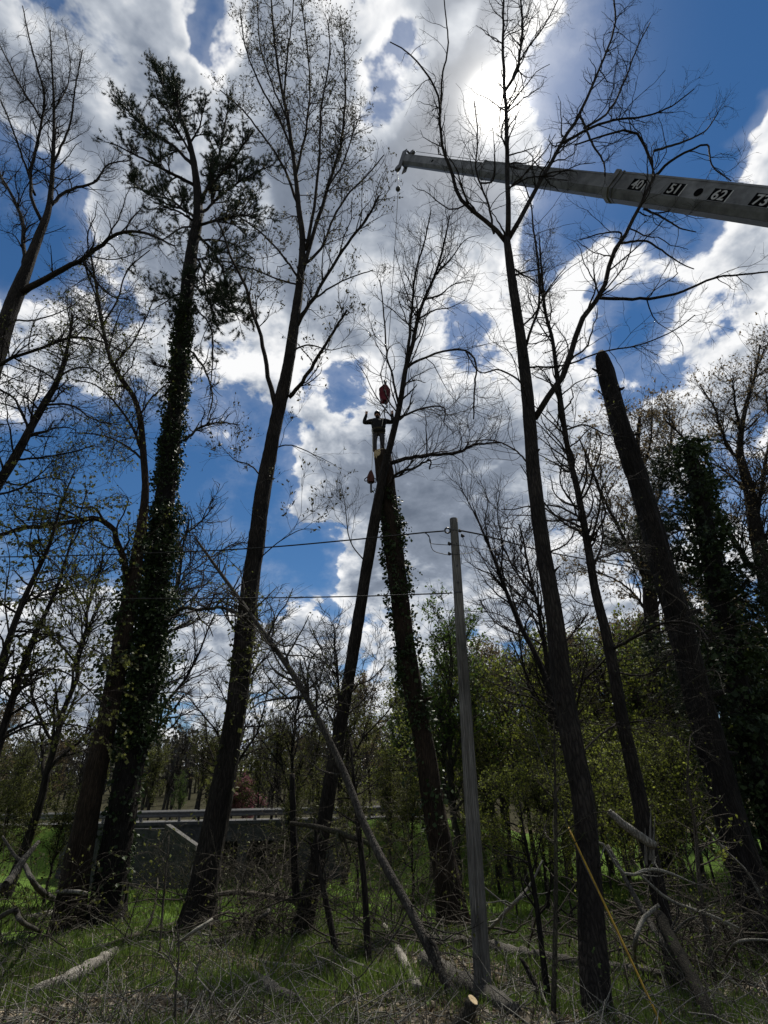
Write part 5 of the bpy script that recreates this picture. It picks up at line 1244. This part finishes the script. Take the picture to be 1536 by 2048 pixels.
def ball(c, r, seg=10, sc=(1, 1, 1)):
    u_ = np.linspace(0, math.pi, seg); w_ = np.arange(seg * 2) * math.pi / seg
    V = np.array([[math.sin(p) * math.cos(q_), math.sin(p) * math.sin(q_), math.cos(p)] for p in u_ for q_ in w_]) * r * np.array(sc) + np.asarray(c)
    ids = np.arange(len(V)).reshape(seg, seg * 2)
    return V, [np.stack([ids[:-1], np.roll(ids, -1, 1)[:-1], np.roll(ids, -1, 1)[1:], ids[1:]], -1).reshape(-1, 4)]
def rope(pts, r, k=5, n=24):
    q = resample([[*p] for p in pts], n)
    return tubes(q[None], np.full((1, n), r), k)
pw = 134.0
def ins(name, px, py, s, mat='black_rubber', dy=-0.05):
    c = at(px, py, YP + dy)
    V, Fl = join([ball(c, s, 8, (1.1, 0.8, 1)), ball(c + np.array([-s * 0.3, 0, s * 0.9]), s * 0.62, 8), ball(c + np.array([s * 0.8, 0, -s * 0.1]), s * 0.55, 8)])
    return mesh_np(name, V, Fl, mat, pole, PB)
# ring-shaped clevis at the upper left
c = at(895, 1061, YP - 0.03); aa = np.linspace(0, 2 * math.pi, 25)
ringp = c + np.stack([0.05 * np.cos(aa), 0 * aa, 0.055 * np.sin(aa)], 1)
V, Fl = tubes(ringp[None], np.full((1, 25), 0.017), 7); mesh_np('clevis_ring', V, Fl, 'steel_dark', pole, PB)
ins('insulator', 899, 1088, 0.033); ins('insulator', 899, 1108, 0.030); ins('insulator', 920, 1062, 0.03); ins('insulator', 925, 1072, 0.032)
for py in (1063, 1090, 1109, 1187):
    c = pole_at(py); V, Fl = tubes(np.stack([c - ax * 0.018, c + ax * 0.018])[None], np.full((1, 2), 0.078 if py < 1150 else 0.086), 20, True)
    mesh_np('steel_band', V, Fl, 'steel_dark', pole, PB)
for py in (1135, 1168, 1300):
    V, Fl = box(pole_at(py) + np.array([0, -0.085, 0]), (0.025, 0.05, 0.025)); mesh_np('bolt', V, Fl, 'steel_dark', pole, PB, False)

def wire(name, label, pts, r=0.008, mat='black_rubber', cat='wire', group=None):
    V, Fl = rope(pts, r, 6, 40)
    o = np.asarray(pts[0], float)
    return tag(mesh_np(name, V, Fl, mat, None, o), label, cat, group)
wire('service_cable', 'thick black cable running left from the pole top, upper of two', [at(888, 1062, YP), at(850, 1065, YP + 0.05), at(700, 1080, YP + 0.5), at(500, 1097, YP + 1.2), at(250, 1108, YP + 2), at(0, 1114, YP + 2.8), at(-300, 1116, YP + 3.6)], 0.016)
wire('service_cable', 'thin black wire running left from the pole, lower of two', [at(905, 1186, YP - 0.09), at(700, 1193, YP + 0.5), at(400, 1197, YP + 1.5), at(0, 1198, YP + 2.8), at(-300, 1198, YP + 3.6)], 0.013)
wire('drop_loop', 'black wire loop drooping beside the pole to its middle insulator', [at(848, 1065, YP + 0.04), at(858, 1072, YP), at(860, 1085, YP - 0.02), at(868, 1088, YP - 0.05), at(897, 1090, YP - 0.06)], 0.007)
wire('drop_loop', 'black wire loop drooping beside the pole to its lower insulator', [at(852, 1066, YP + 0.05), at(860, 1078, YP), at(863, 1095, YP - 0.02), at(872, 1104, YP - 0.05), at(897, 1110, YP - 0.06)], 0.007)
wire('service_cable', 'black cable running right from the pole top past the forked tree', [at(920, 1061, YP), at(940, 1063, YP), at(965, 1070, YP + 0.2), at(1010, 1082, YP + 0.8), at(1100, 1105, YP + 2), at(1250, 1132, YP + 4), at(1400, 1158, YP + 6.5), at(1600, 1180, YP + 10)], 0.017)
wire('drop_loop', 'black wire crossing the pole face from its middle insulator rightwards', [at(899, 1089, YP - 0.09), at(920, 1091, YP - 0.10), at(950, 1096, YP + 0.1), at(985, 1100, YP + 0.5), at(1012, 1084, YP + 0.85)], 0.006)
wire('drop_loop', 'black wire crossing the pole face from its lower insulator rightwards', [at(899, 1109, YP - 0.09), at(920, 1108, YP - 0.10), at(945, 1104, YP + 0.1), at(956, 1092, YP + 0.2), at(952, 1076, YP + 0.2), at(962, 1069, YP + 0.2)], 0.006)
gy0, gy1, gy2 = at(926, 1075, YP - 0.05), at(1137, 1655, 8.0), gnd(1335, 2075)
wire('guy_wire', 'thin steel guy wire slanting from the pole top to the yellow guard', [gy0, gy0 * 0.5 + gy1 * 0.5, gy1, gy1 * 0.5 + gy2 * 0.5, gy2], 0.005, 'steel_dark')
d = norm(gy2 - gy1)
V, Fl = tubes(np.stack([gy1 + d * s for s in np.linspace(0, np.linalg.norm(gy2 - gy1) - 0.05, 12)])[None], np.full((1, 12), 0.011), 10, True)
tag(mesh_np('guy_guard', V, Fl, 'yellow_plastic', None, gy2), 'slanting yellow plastic guy wire guard before the forked tree', 'guy guard')

# distant power pole on the skyline
c = at(507, 1480, 95); zb = float(g(c[0], 95))
fp = empty('far_power_pole', (c[0], 95, zb), 'tiny distant power pole with a crossarm on the skyline', 'utility pole')
top = at(507, 1447, 95)
V, Fl = tubes(np.array([[[c[0], 95, zb - 0.3], [c[0], 95, top[2]]]]), np.array([[0.2, 0.16]]), 8, True); mesh_np('pole_shaft', V, Fl, 'bark_dark', fp, (c[0], 95, zb))
V, Fl = box((top[0], 94.8, top[2] - 0.5), (3.2, 0.2, 0.24)); mesh_np('crossarm', V, Fl, 'bark_dark', fp, (c[0], 95, zb), False)

# ------------------------------------------------------------------ crane boom
HD = at(812, 322, 15.4)
EV = CAM + ray(1536, 418) * (13.0 / float(-(RN.T @ ray(1536, 418))[2]))
bd = norm(EV - HD)
bn = norm(np.array([bd[1], -bd[0], 0.0]))
if bn @ (CAM - HD) < 0: bn = -bn
bu = np.cross(bn, bd)
if bu[2] < 0: bu = -bu
def along(px):
    lo, hi = -1.0, 30.0
    for _ in range(50):
        m_ = (lo + hi) / 2; p = RN.T @ (HD + bd * m_ - CAM); x = 768 - F * p[0] / p[2]
        if x < px: lo = m_
        else: hi = m_
    return lo
L_END = (HD[2] - 2.3) / -bd[2]
crane = empty('crane_boom', tuple(HD + bd * L_END), 'grey telescopic crane boom with white length numbers reaching in from the right', 'crane')
CB = HD + bd * L_END
BM = np.stack([bd, bu, bn], 1)          # columns: along, up, towards the camera side
def bpt(s, u_, n_): return HD + bd * s + bu * u_ + bn * n_
def section(name, s0, s1, h, w, mat='boom_paint'):
    prof = [(0.5 * h, -0.5 * w), (0.5 * h, 0.5 * w), (0.42 * h, 0.5 * w + 0.012), (0.40 * h, 0.5 * w), (-0.22 * h, 0.5 * w), (-0.25 * h, 0.5 * w + 0.012), (-0.28 * h, 0.5 * w), (-0.36 * h, 0.42 * w), (-0.5 * h, 0.20 * w), (-0.5 * h, -0.20 * w), (-0.36 * h, -0.42 * w), (-0.22 * h, -0.5 * w)]
    n_ = len(prof)
    V = [bpt(s, a_, b_) for s in (s0, s1) for a_, b_ in prof]
    i = np.arange(n_); j = (i + 1) % n_
    me = bpy.data.meshes.new(name)
    me.from_pydata([tuple(np.array(p) - CB) for p in V], [], [[int(a_), int(b_), int(b_ + n_), int(a_ + n_)] for a_, b_ in zip(i, j)] + [list(range(n_))[::-1], list(range(n_, 2 * n_))])
    me.materials.append(MATS[mat]); o = bpy.data.objects.new(name, me); COL.objects.link(o); o.parent = crane
    return o
s1, s2 = along(968), along(1228)
H0, H1, H2 = 0.46, 0.58, 0.72
section('boom_section', 0.0, s1 + 0.4, H0, H0 * 0.8); section('boom_section', s1, s2 + 0.4, H1, H1 * 0.8); BS = section('boom_section', s2, L_END, H2, H2 * 0.8)
section('boom_collar', s1 - 0.02, s1 + 0.10, H1 * 1.06, H1 * 0.87); section('boom_collar', s2 - 0.05, s2 + 0.12, H2 * 1.09, H2 * 0.9, 'boom_paint')
section('boom_collar', s2 + 0.22, s2 + 0.28, H2 * 1.05, H2 * 0.86, 'boom_dark')
# underside wear strips
for (sa, sb, h) in ((0.1, s1, H0), (s1 + 0.15, s2 - 0.1, H1), (s2 + 0.3, L_END - 0.3, H2)):
    V, Fl = box((0, 0, 0), (sb - sa, 0.012, h * 0.3)); V = HD + (V + np.array([(sa + sb) / 2, -0.5 * h - 0.006, 0])) @ BM.T
    mesh_np('wear_strip', V, Fl, 'boom_dark', crane, CB, False)
def disc(name, s, u_, w, r, mat, k=18, sx=1.0):
    aa = np.arange(k) * 2 * math.pi / k
    V = np.array([bpt(s + r * sx * math.cos(x), u_ + r * math.sin(x), w + 0.008) for x in aa] + [bpt(s, u_, w + 0.01)])
    i = np.arange(k)
    mesh_np(name, V, np.stack([i, (i + 1) % k, np.full(k, k)], 1), mat, crane, CB, False)
for px, h in ((869, H0), (1060, H1)):
    disc('access_hole', along(px), 0.08 * h, h * 0.4, 0.07, 'plate_dark')
disc('access_hole', along(1404), 0.0, H2 * 0.4, 0.115, 'plate_dark')
# length numbers on dark plates
def number(txt, px, su, plate=True):
    s = along(px); hh = H2 * 0.40
    wn = H2 * 0.4 + 0.004
    if plate:
        w2 = hh * 0.86; sk = 0.0
        V = np.array([bpt(s - w2 - sk, su - hh * 0.62, wn), bpt(s + w2 - sk, su - hh * 0.62, wn), bpt(s + w2 + sk, su + hh * 0.62, wn), bpt(s - w2 + sk, su + hh * 0.62, wn)])
        mesh_np('number_plate', V, np.array([[0, 1, 2, 3]]), 'plate_dark', BS, CB, False)
        V = np.array([bpt(s + w2, su - hh * 0.62, wn + 0.001), bpt(s + w2 + 0.035, su - hh * 0.62, wn + 0.001), bpt(s + w2 + 0.035, su + hh * 0.62, wn + 0.001), bpt(s + w2, su + hh * 0.62, wn + 0.001)])
        mesh_np('mark_line', V, np.array([[0, 1, 2, 3]]), 'number_white', BS, CB, False)
    cu = bpy.data.curves.new('length_number', 'FONT'); cu.body = txt; cu.align_x = 'CENTER'; cu.align_y = 'CENTER'; cu.size = hh * 1.3; cu.extrude = 0.003; cu.offset = 0.006
    tmp = bpy.data.objects.new('tmp', cu); COL.objects.link(tmp)
    bpy.context.view_layer.update()
    me = bpy.data.meshes.new_from_object(tmp.evaluated_get(bpy.context.evaluated_depsgraph_get()))
    bpy.data.objects.remove(tmp)
    M = Matrix(np.column_stack([bd, bu, bn]).tolist()).to_4x4()
    M.translation = Vector(bpt(s, su, wn + 0.006) - CB)
    me.transform(M)
    me.materials.clear(); me.materials.append(MATS['number_white'])
    o = bpy.data.objects.new('length_number', me); COL.objects.link(o); o.parent = BS
number('40', 1282, 0.0); number('51', 1356, 0.0); number('62', 1446, -0.02); number('73', 1530, -0.02)
# head with sheaves
def bbox(name, s, u_, w, ds, du, dw, mat, ang=0.0):
    V, Fl = box((0, 0, 0), (ds, du, dw))
    ca, sa = math.cos(ang), math.sin(ang)
    V = V @ np.array([[ca, -sa, 0], [sa, ca, 0], [0, 0, 1]]).T
    V = HD + (V + np.array([s, u_, w])) @ BM.T
    return mesh_np(name, V, Fl, mat, crane, CB, False)
for w in (-0.17, 0.17):
    bbox('head_cheek_plate', -0.12, -0.04, w, 0.30, 1.05, 0.03, 'boom_dark', 0.55)
V = []
def sheave(s, u_, r):
    aa = np.linspace(0, 2 * math.pi, 25)[:-1]
    P = np.array([[bpt(s, u_, -0.06), bpt(s, u_, -0.03), bpt(s, u_, 0.0), bpt(s, u_, 0.03), bpt(s, u_, 0.06)]])
    V, Fl = tubes(P, np.array([[r, r, r * 0.85, r, r]]), 22, True)
    mesh_np('sheave', V, Fl, 'steel_dark', crane, CB)
sheave(-0.32, -0.42, 0.17); sheave(0.12, 0.40, 0.16)
bbox('head_rung', -0.06, 0.36, 0.0, 0.08, 0.08, 0.4, 'boom_dark'); bbox('head_frame', -0.05, 0.0, 0.0, 0.16, 0.55, 0.36, 'boom_paint', 0.5)
for u_ in (0.5, 0.58):      # hoist line lying above the boom
    V, Fl = tubes(np.stack([bpt(0.1, u_, 0.03), bpt(s1, H1 * 0.5 + 0.1, 0.03), bpt(s2, H2 * 0.5 + 0.08, 0.03), bpt(L_END * 0.9, H2 * 0.5 + 0.1, 0.03)])[None], np.full((1, 4), 0.011), 6)
    mesh_np('boom_rope', V, Fl, 'steel_dark', crane, CB); break
# turntable the boom is pinned to, outside the frame
V, Fl = join([tubes(np.stack([np.array([CB[0], CB[1], float(g(CB[0], CB[1])) - 0.1]), np.array([CB[0], CB[1], 1.2]), np.array([CB[0], CB[1], 1.9])])[None], np.array([[1.1, 1.1, 0.8]]), 20, True), box((CB[0], CB[1], 2.2), (1.0, 1.0, 0.9))])
mesh_np('turntable', V, Fl, 'boom_dark', crane, CB, False)

# ------------------------------------------------------------------ climber, hook block, lines
PX = depth(TOP) / F            # metres per photo pixel at the climber
foot = TOP + np.array([-0.16, 0, 0.034])
def loc(x, y, zz): return np.array([x, y, zz])
J = {  # joints of the climber, metres, facing the camera (-Y), z from the soles
 'pelvis': (0.04, 0, 0.93), 'waist': (0.035, 0, 1.08), 'chest': (0.03, -0.01, 1.30), 'neck0': (0.02, 0.0, 1.47), 'neck1': (0.01, -0.01, 1.55), 'head0': (0.0, -0.02, 1.63), 'head1': (0.0, -0.02, 1.74),
 'hipL': (-0.08, 0, 0.90), 'kneeL': (-0.11, -0.02, 0.50), 'ankL': (-0.10, 0.01, 0.09), 'toeL': (-0.13, -0.15, 0.045),
 'hipR': (0.16, 0, 0.90), 'kneeR': (0.17, -0.02, 0.50), 'ankR': (0.16, 0.01, 0.09), 'toeR': (0.19, -0.15, 0.045),
 'shL': (-0.19, 0, 1.42), 'elL': (-0.50, -0.02, 1.33), 'wrL': (-0.40, -0.10, 1.62), 'palmL': (-0.385, -0.115, 1.71),
 'shR': (0.24, 0, 1.42), 'elR': (0.56, -0.02, 1.33), 'wrR': (0.55, -0.10, 1.63), 'palmR': (0.548, -0.115, 1.72)}
RAD = {'pelvis': (0.19, 0.15), 'waist': (0.20, 0.15), 'chest': (0.24, 0.17), 'neck0': (0.09, 0.08), 'neck1': (0.062, 0.065), 'head0': (0.08, 0.095), 'head1': (0.085, 0.10), 'hipL': (0.115, 0.12), 'hipR': (0.115, 0.12), 'kneeL': (0.095, 0.095), 'kneeR': (0.095, 0.095), 'ankL': (0.08, 0.08), 'ankR': (0.08, 0.08), 'toeL': (0.05, 0.04), 'toeR': (0.05, 0.04), 'shL': (0.125, 0.11), 'shR': (0.125, 0.11), 'elL': (0.095, 0.09), 'elR': (0.095, 0.09), 'wrL': (0.058, 0.052), 'wrR': (0.058, 0.052), 'palmL': (0.052, 0.03), 'palmR': (0.052, 0.03)}
ED = [('pelvis', 'waist'), ('waist', 'chest'), ('chest', 'neck0'), ('neck0', 'neck1'), ('neck1', 'head0'), ('head0', 'head1'), ('pelvis', 'hipL'), ('hipL', 'kneeL'), ('kneeL', 'ankL'), ('ankL', 'toeL'), ('pelvis', 'hipR'), ('hipR', 'kneeR'), ('kneeR', 'ankR'), ('ankR', 'toeR'), ('chest', 'shL'), ('shL', 'elL'), ('elL', 'wrL'), ('wrL', 'palmL'), ('chest', 'shR'), ('shR', 'elR'), ('elR', 'wrR'), ('wrR', 'palmR')]
# horns gesture: index and little finger up, middle two folded, thumb over them
for sd, sg in (('L', 1), ('R', -1)):
    pc = np.array(J['palm' + sd])
    fing = {'ind': [(0.030, 0, 0.035), (0.036, 0, 0.075), (0.040, 0.002, 0.115)], 'lit': [(-0.032, 0, 0.030), (-0.042, 0, 0.062), (-0.050, 0.002, 0.092)],
            'mid': [(0.010, -0.004, 0.042), (0.010, -0.034, 0.052), (0.009, -0.042, 0.022)], 'rin': [(-0.012, -0.004, 0.040), (-0.012, -0.032, 0.048), (-0.011, -0.040, 0.020)],
            'thb': [(0.036, -0.012, -0.012), (0.040, -0.036, 0.006), (0.014, -0.052, 0.018)]}
    for fn, pts in fing.items():
        prev = 'palm' + sd
        for q_, p in enumerate(pts):
            kx = f'{fn}{sd}{q_}'
            J[kx] = tuple(pc + np.array([p[0] * sg * -1, p[1], p[2]])); RAD[kx] = (0.013 - 0.0015 * q_,) * 2
            ED.append((prev, kx)); prev = kx
names = list(J); ix = {n_: i_ for i_, n_ in enumerate(names)}
me = bpy.data.meshes.new('person')
me.from_pydata([J[n_] for n_ in names], [(ix[a_], ix[b_]) for a_, b_ in ED], [])
tmp = bpy.data.objects.new('tmp_person', me); COL.objects.link(tmp)
md = tmp.modifiers.new('skin', 'SKIN')
bpy.context.view_layer.update()
if not me.skin_vertices:
    bpy.context.view_layer.objects.active = tmp
sv = me.skin_vertices[0].data
for n_ in names:
    sv[ix[n_]].radius = RAD[n_]; sv[ix[n_]].use_root = (n_ == 'pelvis')
tmp.modifiers.new('sub', 'SUBSURF').levels = 2
tmp.modifiers['sub'].render_levels = 2
bpy.context.view_layer.update()
body = bpy.data.meshes.new_from_object(tmp.evaluated_get(bpy.context.evaluated_depsgraph_get()))
bpy.data.objects.remove(tmp)
body.materials.clear()
for m_ in ('cloth_black', 'cloth_grey', 'skin', 'boot_brown'): body.materials.append(MATS[m_])
for p in body.polygons:
    c = p.center; p.use_smooth = True
    if c.z < 0.16: i_ = 3
    elif c.z < 0.98 and abs(c.x) < 0.35: i_ = 1
    elif c.z > 1.53 and abs(c.x) < 0.2: i_ = 2
    elif c.z > 1.64 and abs(c.x) > 0.25: i_ = 2
    else: i_ = 0
    p.material_index = i_
PS = 0.97
person = empty('person', foot, 'person in dark clothes and helmet standing on the topped trunk, both arms raised', 'person')
person.scale = (PS, PS, PS)
FO = np.zeros(3)
def part(name, VF, mat, smooth=True, parent=None):
    o = mesh_np(name, VF[0], VF[1], mat, parent or person, FO, smooth); return o
bo = bpy.data.objects.new('body', body); COL.objects.link(bo); bo.parent = person
bo.location = (0.0, 0, 0.0)
# helmet
u_ = np.linspace(0, math.pi * 0.56, 9); w_ = np.arange(22) * 2 * math.pi / 22
V = np.array([[0.0 + math.sin(p) * math.cos(q_) * 0.118, -0.02 + math.sin(p) * math.sin(q_) * 0.135, 1.735 + math.cos(p) * 0.115] for p in u_ for q_ in w_])
ids = np.arange(len(V)).reshape(9, 22)
part('helmet', (V, [np.stack([ids[:-1], np.roll(ids, -1, 1)[:-1], np.roll(ids, -1, 1)[1:], ids[1:]], -1).reshape(-1, 4)]), 'helmet_black')
V, Fl = join([ball((0, -0.118, 1.655), 0.018, 6, (0.8, 1, 1.4)), ball((-0.094, -0.02, 1.66), 0.026, 6, (0.5, 1, 1.3)), ball((0.094, -0.02, 1.66), 0.026, 6, (0.5, 1, 1.3))]); part('nose_and_ears', (V, Fl), 'skin')
V, Fl = join([ball((-0.033, -0.112, 1.69), 0.011, 6), ball((0.033, -0.112, 1.69), 0.011, 6), box((0, -0.114, 1.605), (0.05, 0.012, 0.01))]); part('eyes_and_mouth', (V, Fl), 'black_rubber')
V, Fl = join([ball((0, -0.045, 1.585), 0.085, 8, (0.9, 0.75, 0.65))]); part('beard', (V, Fl), 'cloth_black')
# jacket bulk, harness
V, Fl = tubes(np.array([[[0.04, 0, 0.86], [0.04, 0, 0.98], [0.035, 0, 1.12], [0.03, 0, 1.30], [0.025, 0, 1.42]]]), np.array([[0.23, 0.245, 0.245, 0.26, 0.20]]), 20, True)
V = V * np.array([1, 0.72, 1]); part('jacket', (V, Fl), 'cloth_black')
V, Fl = tubes(np.array([[[0.04, 0, 0.95], [0.04, 0, 1.03]]]), np.array([[0.255, 0.255]]), 20); V = V * np.array([1, 0.75, 1]); part('harness_belt', (V, Fl), 'strap_dull')
for x in (-0.08, 0.16):
    V, Fl = tubes(np.array([[[x, 0, 0.79], [x, 0, 0.84]]]), np.array([[0.125, 0.128]]), 16); part('leg_loop', (V, Fl), 'strap_dull')
V, Fl = join([ball((0.20, -0.14, 1.05), 0.05, 7, (0.6, 0.6, 1.3)), ball((0.27, -0.05, 1.15), 0.06, 7, (0.6, 0.7, 1.5)), ball((-0.17, -0.10, 0.93), 0.05, 7, (0.6, 0.6, 1.5))]); part('gear_pouch', (V, Fl), 'cloth_black')

def cl(px, py, dy=0.0): return at(px, py, TOP[1] + dy)
# hook block
bk = empty('hook_block', cl(770, 788), 'red crane hook block hanging above the climber', 'hook block')
BK = cl(770, 788)
prof = [(0.02, 0.36), (-0.06, 0.33), (-0.21, 0.17), (-0.22, 0.10), (-0.17, -0.26), (-0.10, -0.36), (0.06, -0.37), (0.11, -0.30), (0.20, 0.0), (0.20, 0.08), (0.10, 0.30)]
for nm, y0, y1, sc_ in (('cheek_plate', -0.13, -0.09, 1.0), ('cheek_plate', 0.09, 0.13, 1.0), ('block_core', -0.09, 0.09, 0.93)):
    prism_obj(nm, [(BK[0] + a_ * sc_, BK[2] + b_ * sc_) for a_, b_ in prof], BK[1] + y0, BK[1] + y1, 'block_red', bk, BK)
V, Fl = tubes(np.array([[BK + [0.02, -0.05, 0.34], BK + [0.02, -0.05, 0.60]]]), np.array([[0.05, 0.045]]), 10, True); mesh_np('becket', V, Fl, 'steel_dark', bk, BK)
V, Fl = tubes(np.stack([BK + [0.02 + 0.055 * math.cos(x), 0, 0.6 + 0.06 * math.sin(x)] for x in np.linspace(0, 6.2832, 17)])[None], np.full((1, 17), 0.02), 6); mesh_np('shackle', V, Fl, 'steel_dark', bk, BK)
hk = BK + np.array([0.0, 0, -0.36])
hp = [hk + [0, 0, 0.02], hk + [0, 0, -0.10], hk + [0.05, 0, -0.16], hk + [0.055, 0, -0.23], hk + [0, 0, -0.28], hk + [-0.06, 0, -0.24], hk + [-0.065, 0, -0.19]]
V, Fl = rope(hp, 0.024, 7, 20); mesh_np('hook', V, Fl, 'steel_dark', bk, BK)
V, Fl = tubes(np.array([[BK + [0, -0.15, 0.02], BK + [0, 0.15, 0.02]]]), np.full((1, 2), 0.06), 12, True); mesh_np('sheave_pin', V, Fl, 'steel_dark', bk, BK)
wire('hoist_line', 'thin steel hoist line hanging from the boom head to the red hook block', [HD + bd * -0.38 + bu * -0.45, cl(796, 378), cl(788, 520), cl(779, 660), BK + [0.02, 0, 0.62]], 0.012, 'steel_dark', 'cable')
tag(mesh_np('overhaul_ball', *ball(cl(796, 378), 0.115, 10, (1, 1, 1.25)), 'steel_dark', None, cl(796, 378)), 'small dark weight ball on the hoist line below the boom head', 'weight ball')
hb_ = hk + np.array([0, 0, -0.27])
wire('sling_rope', 'dark sling running from the hook down left behind the climber head', [hb_, foot + [0.10, 0.05, 1.62], foot + [0.02, 0.12, 1.40]], 0.016, 'black_rubber', 'rope')
wire('sling_rope', 'dark sling running from the hook down to the climber harness', [hb_, foot + [0.26, -0.05, 1.62], foot + [0.31, -0.12, 1.25], foot + [0.26, -0.15, 1.03]], 0.02, 'black_rubber', 'rope')
wire('lanyard', 'pale rope from the hook to the climber chest', [hb_, foot + [0.20, -0.12, 1.55], foot + [0.20, -0.16, 1.30], foot + [0.16, -0.17, 1.02]], 0.009, 'rope_pale', 'rope')
wire('saw_rope', 'pale rope hanging from the climber belt to the chainsaw', [foot + [-0.17, -0.12, 0.95], cl(745.5, 872, -0.35), cl(745, 910, -0.35), cl(743.5, 942, -0.35)], 0.009, 'rope_pale', 'rope')
# chainsaw hanging from the rope
SW = cl(742, 956, -0.35)
saw = empty('chainsaw', SW, 'small chainsaw hanging on a rope beside the topped trunk', 'chainsaw')
def prism_local(name, prof_, y0, y1, mat): return prism_obj(name, [(SW[0] + a_, SW[2] + b_) for a_, b_ in prof_], SW[1] + y0, SW[1] + y1, mat, saw, SW)
prism_local('engine_housing', [(-0.13, -0.12), (-0.12, 0.02), (-0.05, 0.20), (0.0, 0.26), (0.05, 0.20), (0.11, 0.0), (0.12, -0.12), (0.05, -0.17), (-0.07, -0.17)], -0.09, 0.09, 'saw_orange')
prism_local('guide_bar', [(-0.035, -0.16), (-0.035, -0.52), (-0.02, -0.56), (0.02, -0.56), (0.035, -0.52), (0.035, -0.16)], -0.012, 0.012, 'steel_dark')
V, Fl = rope([SW + [-0.10, 0, -0.10], SW + [-0.19, 0, -0.11], SW + [-0.20, 0, -0.03], SW + [-0.10, 0, 0.06]], 0.017, 7, 18); mesh_np('rear_handle', V, Fl, 'black_rubber', saw, SW)
V, Fl = rope([SW + [0.09, -0.08, -0.08], SW + [0.15, -0.12, -0.10], SW + [0.15, 0.12, -0.10], SW + [0.09, 0.08, -0.08]], 0.014, 7, 18); mesh_np('front_handle', V, Fl, 'black_rubber', saw, SW)
V, Fl = rope([SW + [0.0, 0, 0.24], SW + [0.02, 0, 0.30], cl(743.5, 942, -0.35)], 0.012, 6, 10); mesh_np('strap_loop', V, Fl, 'strap_dull', saw, SW)
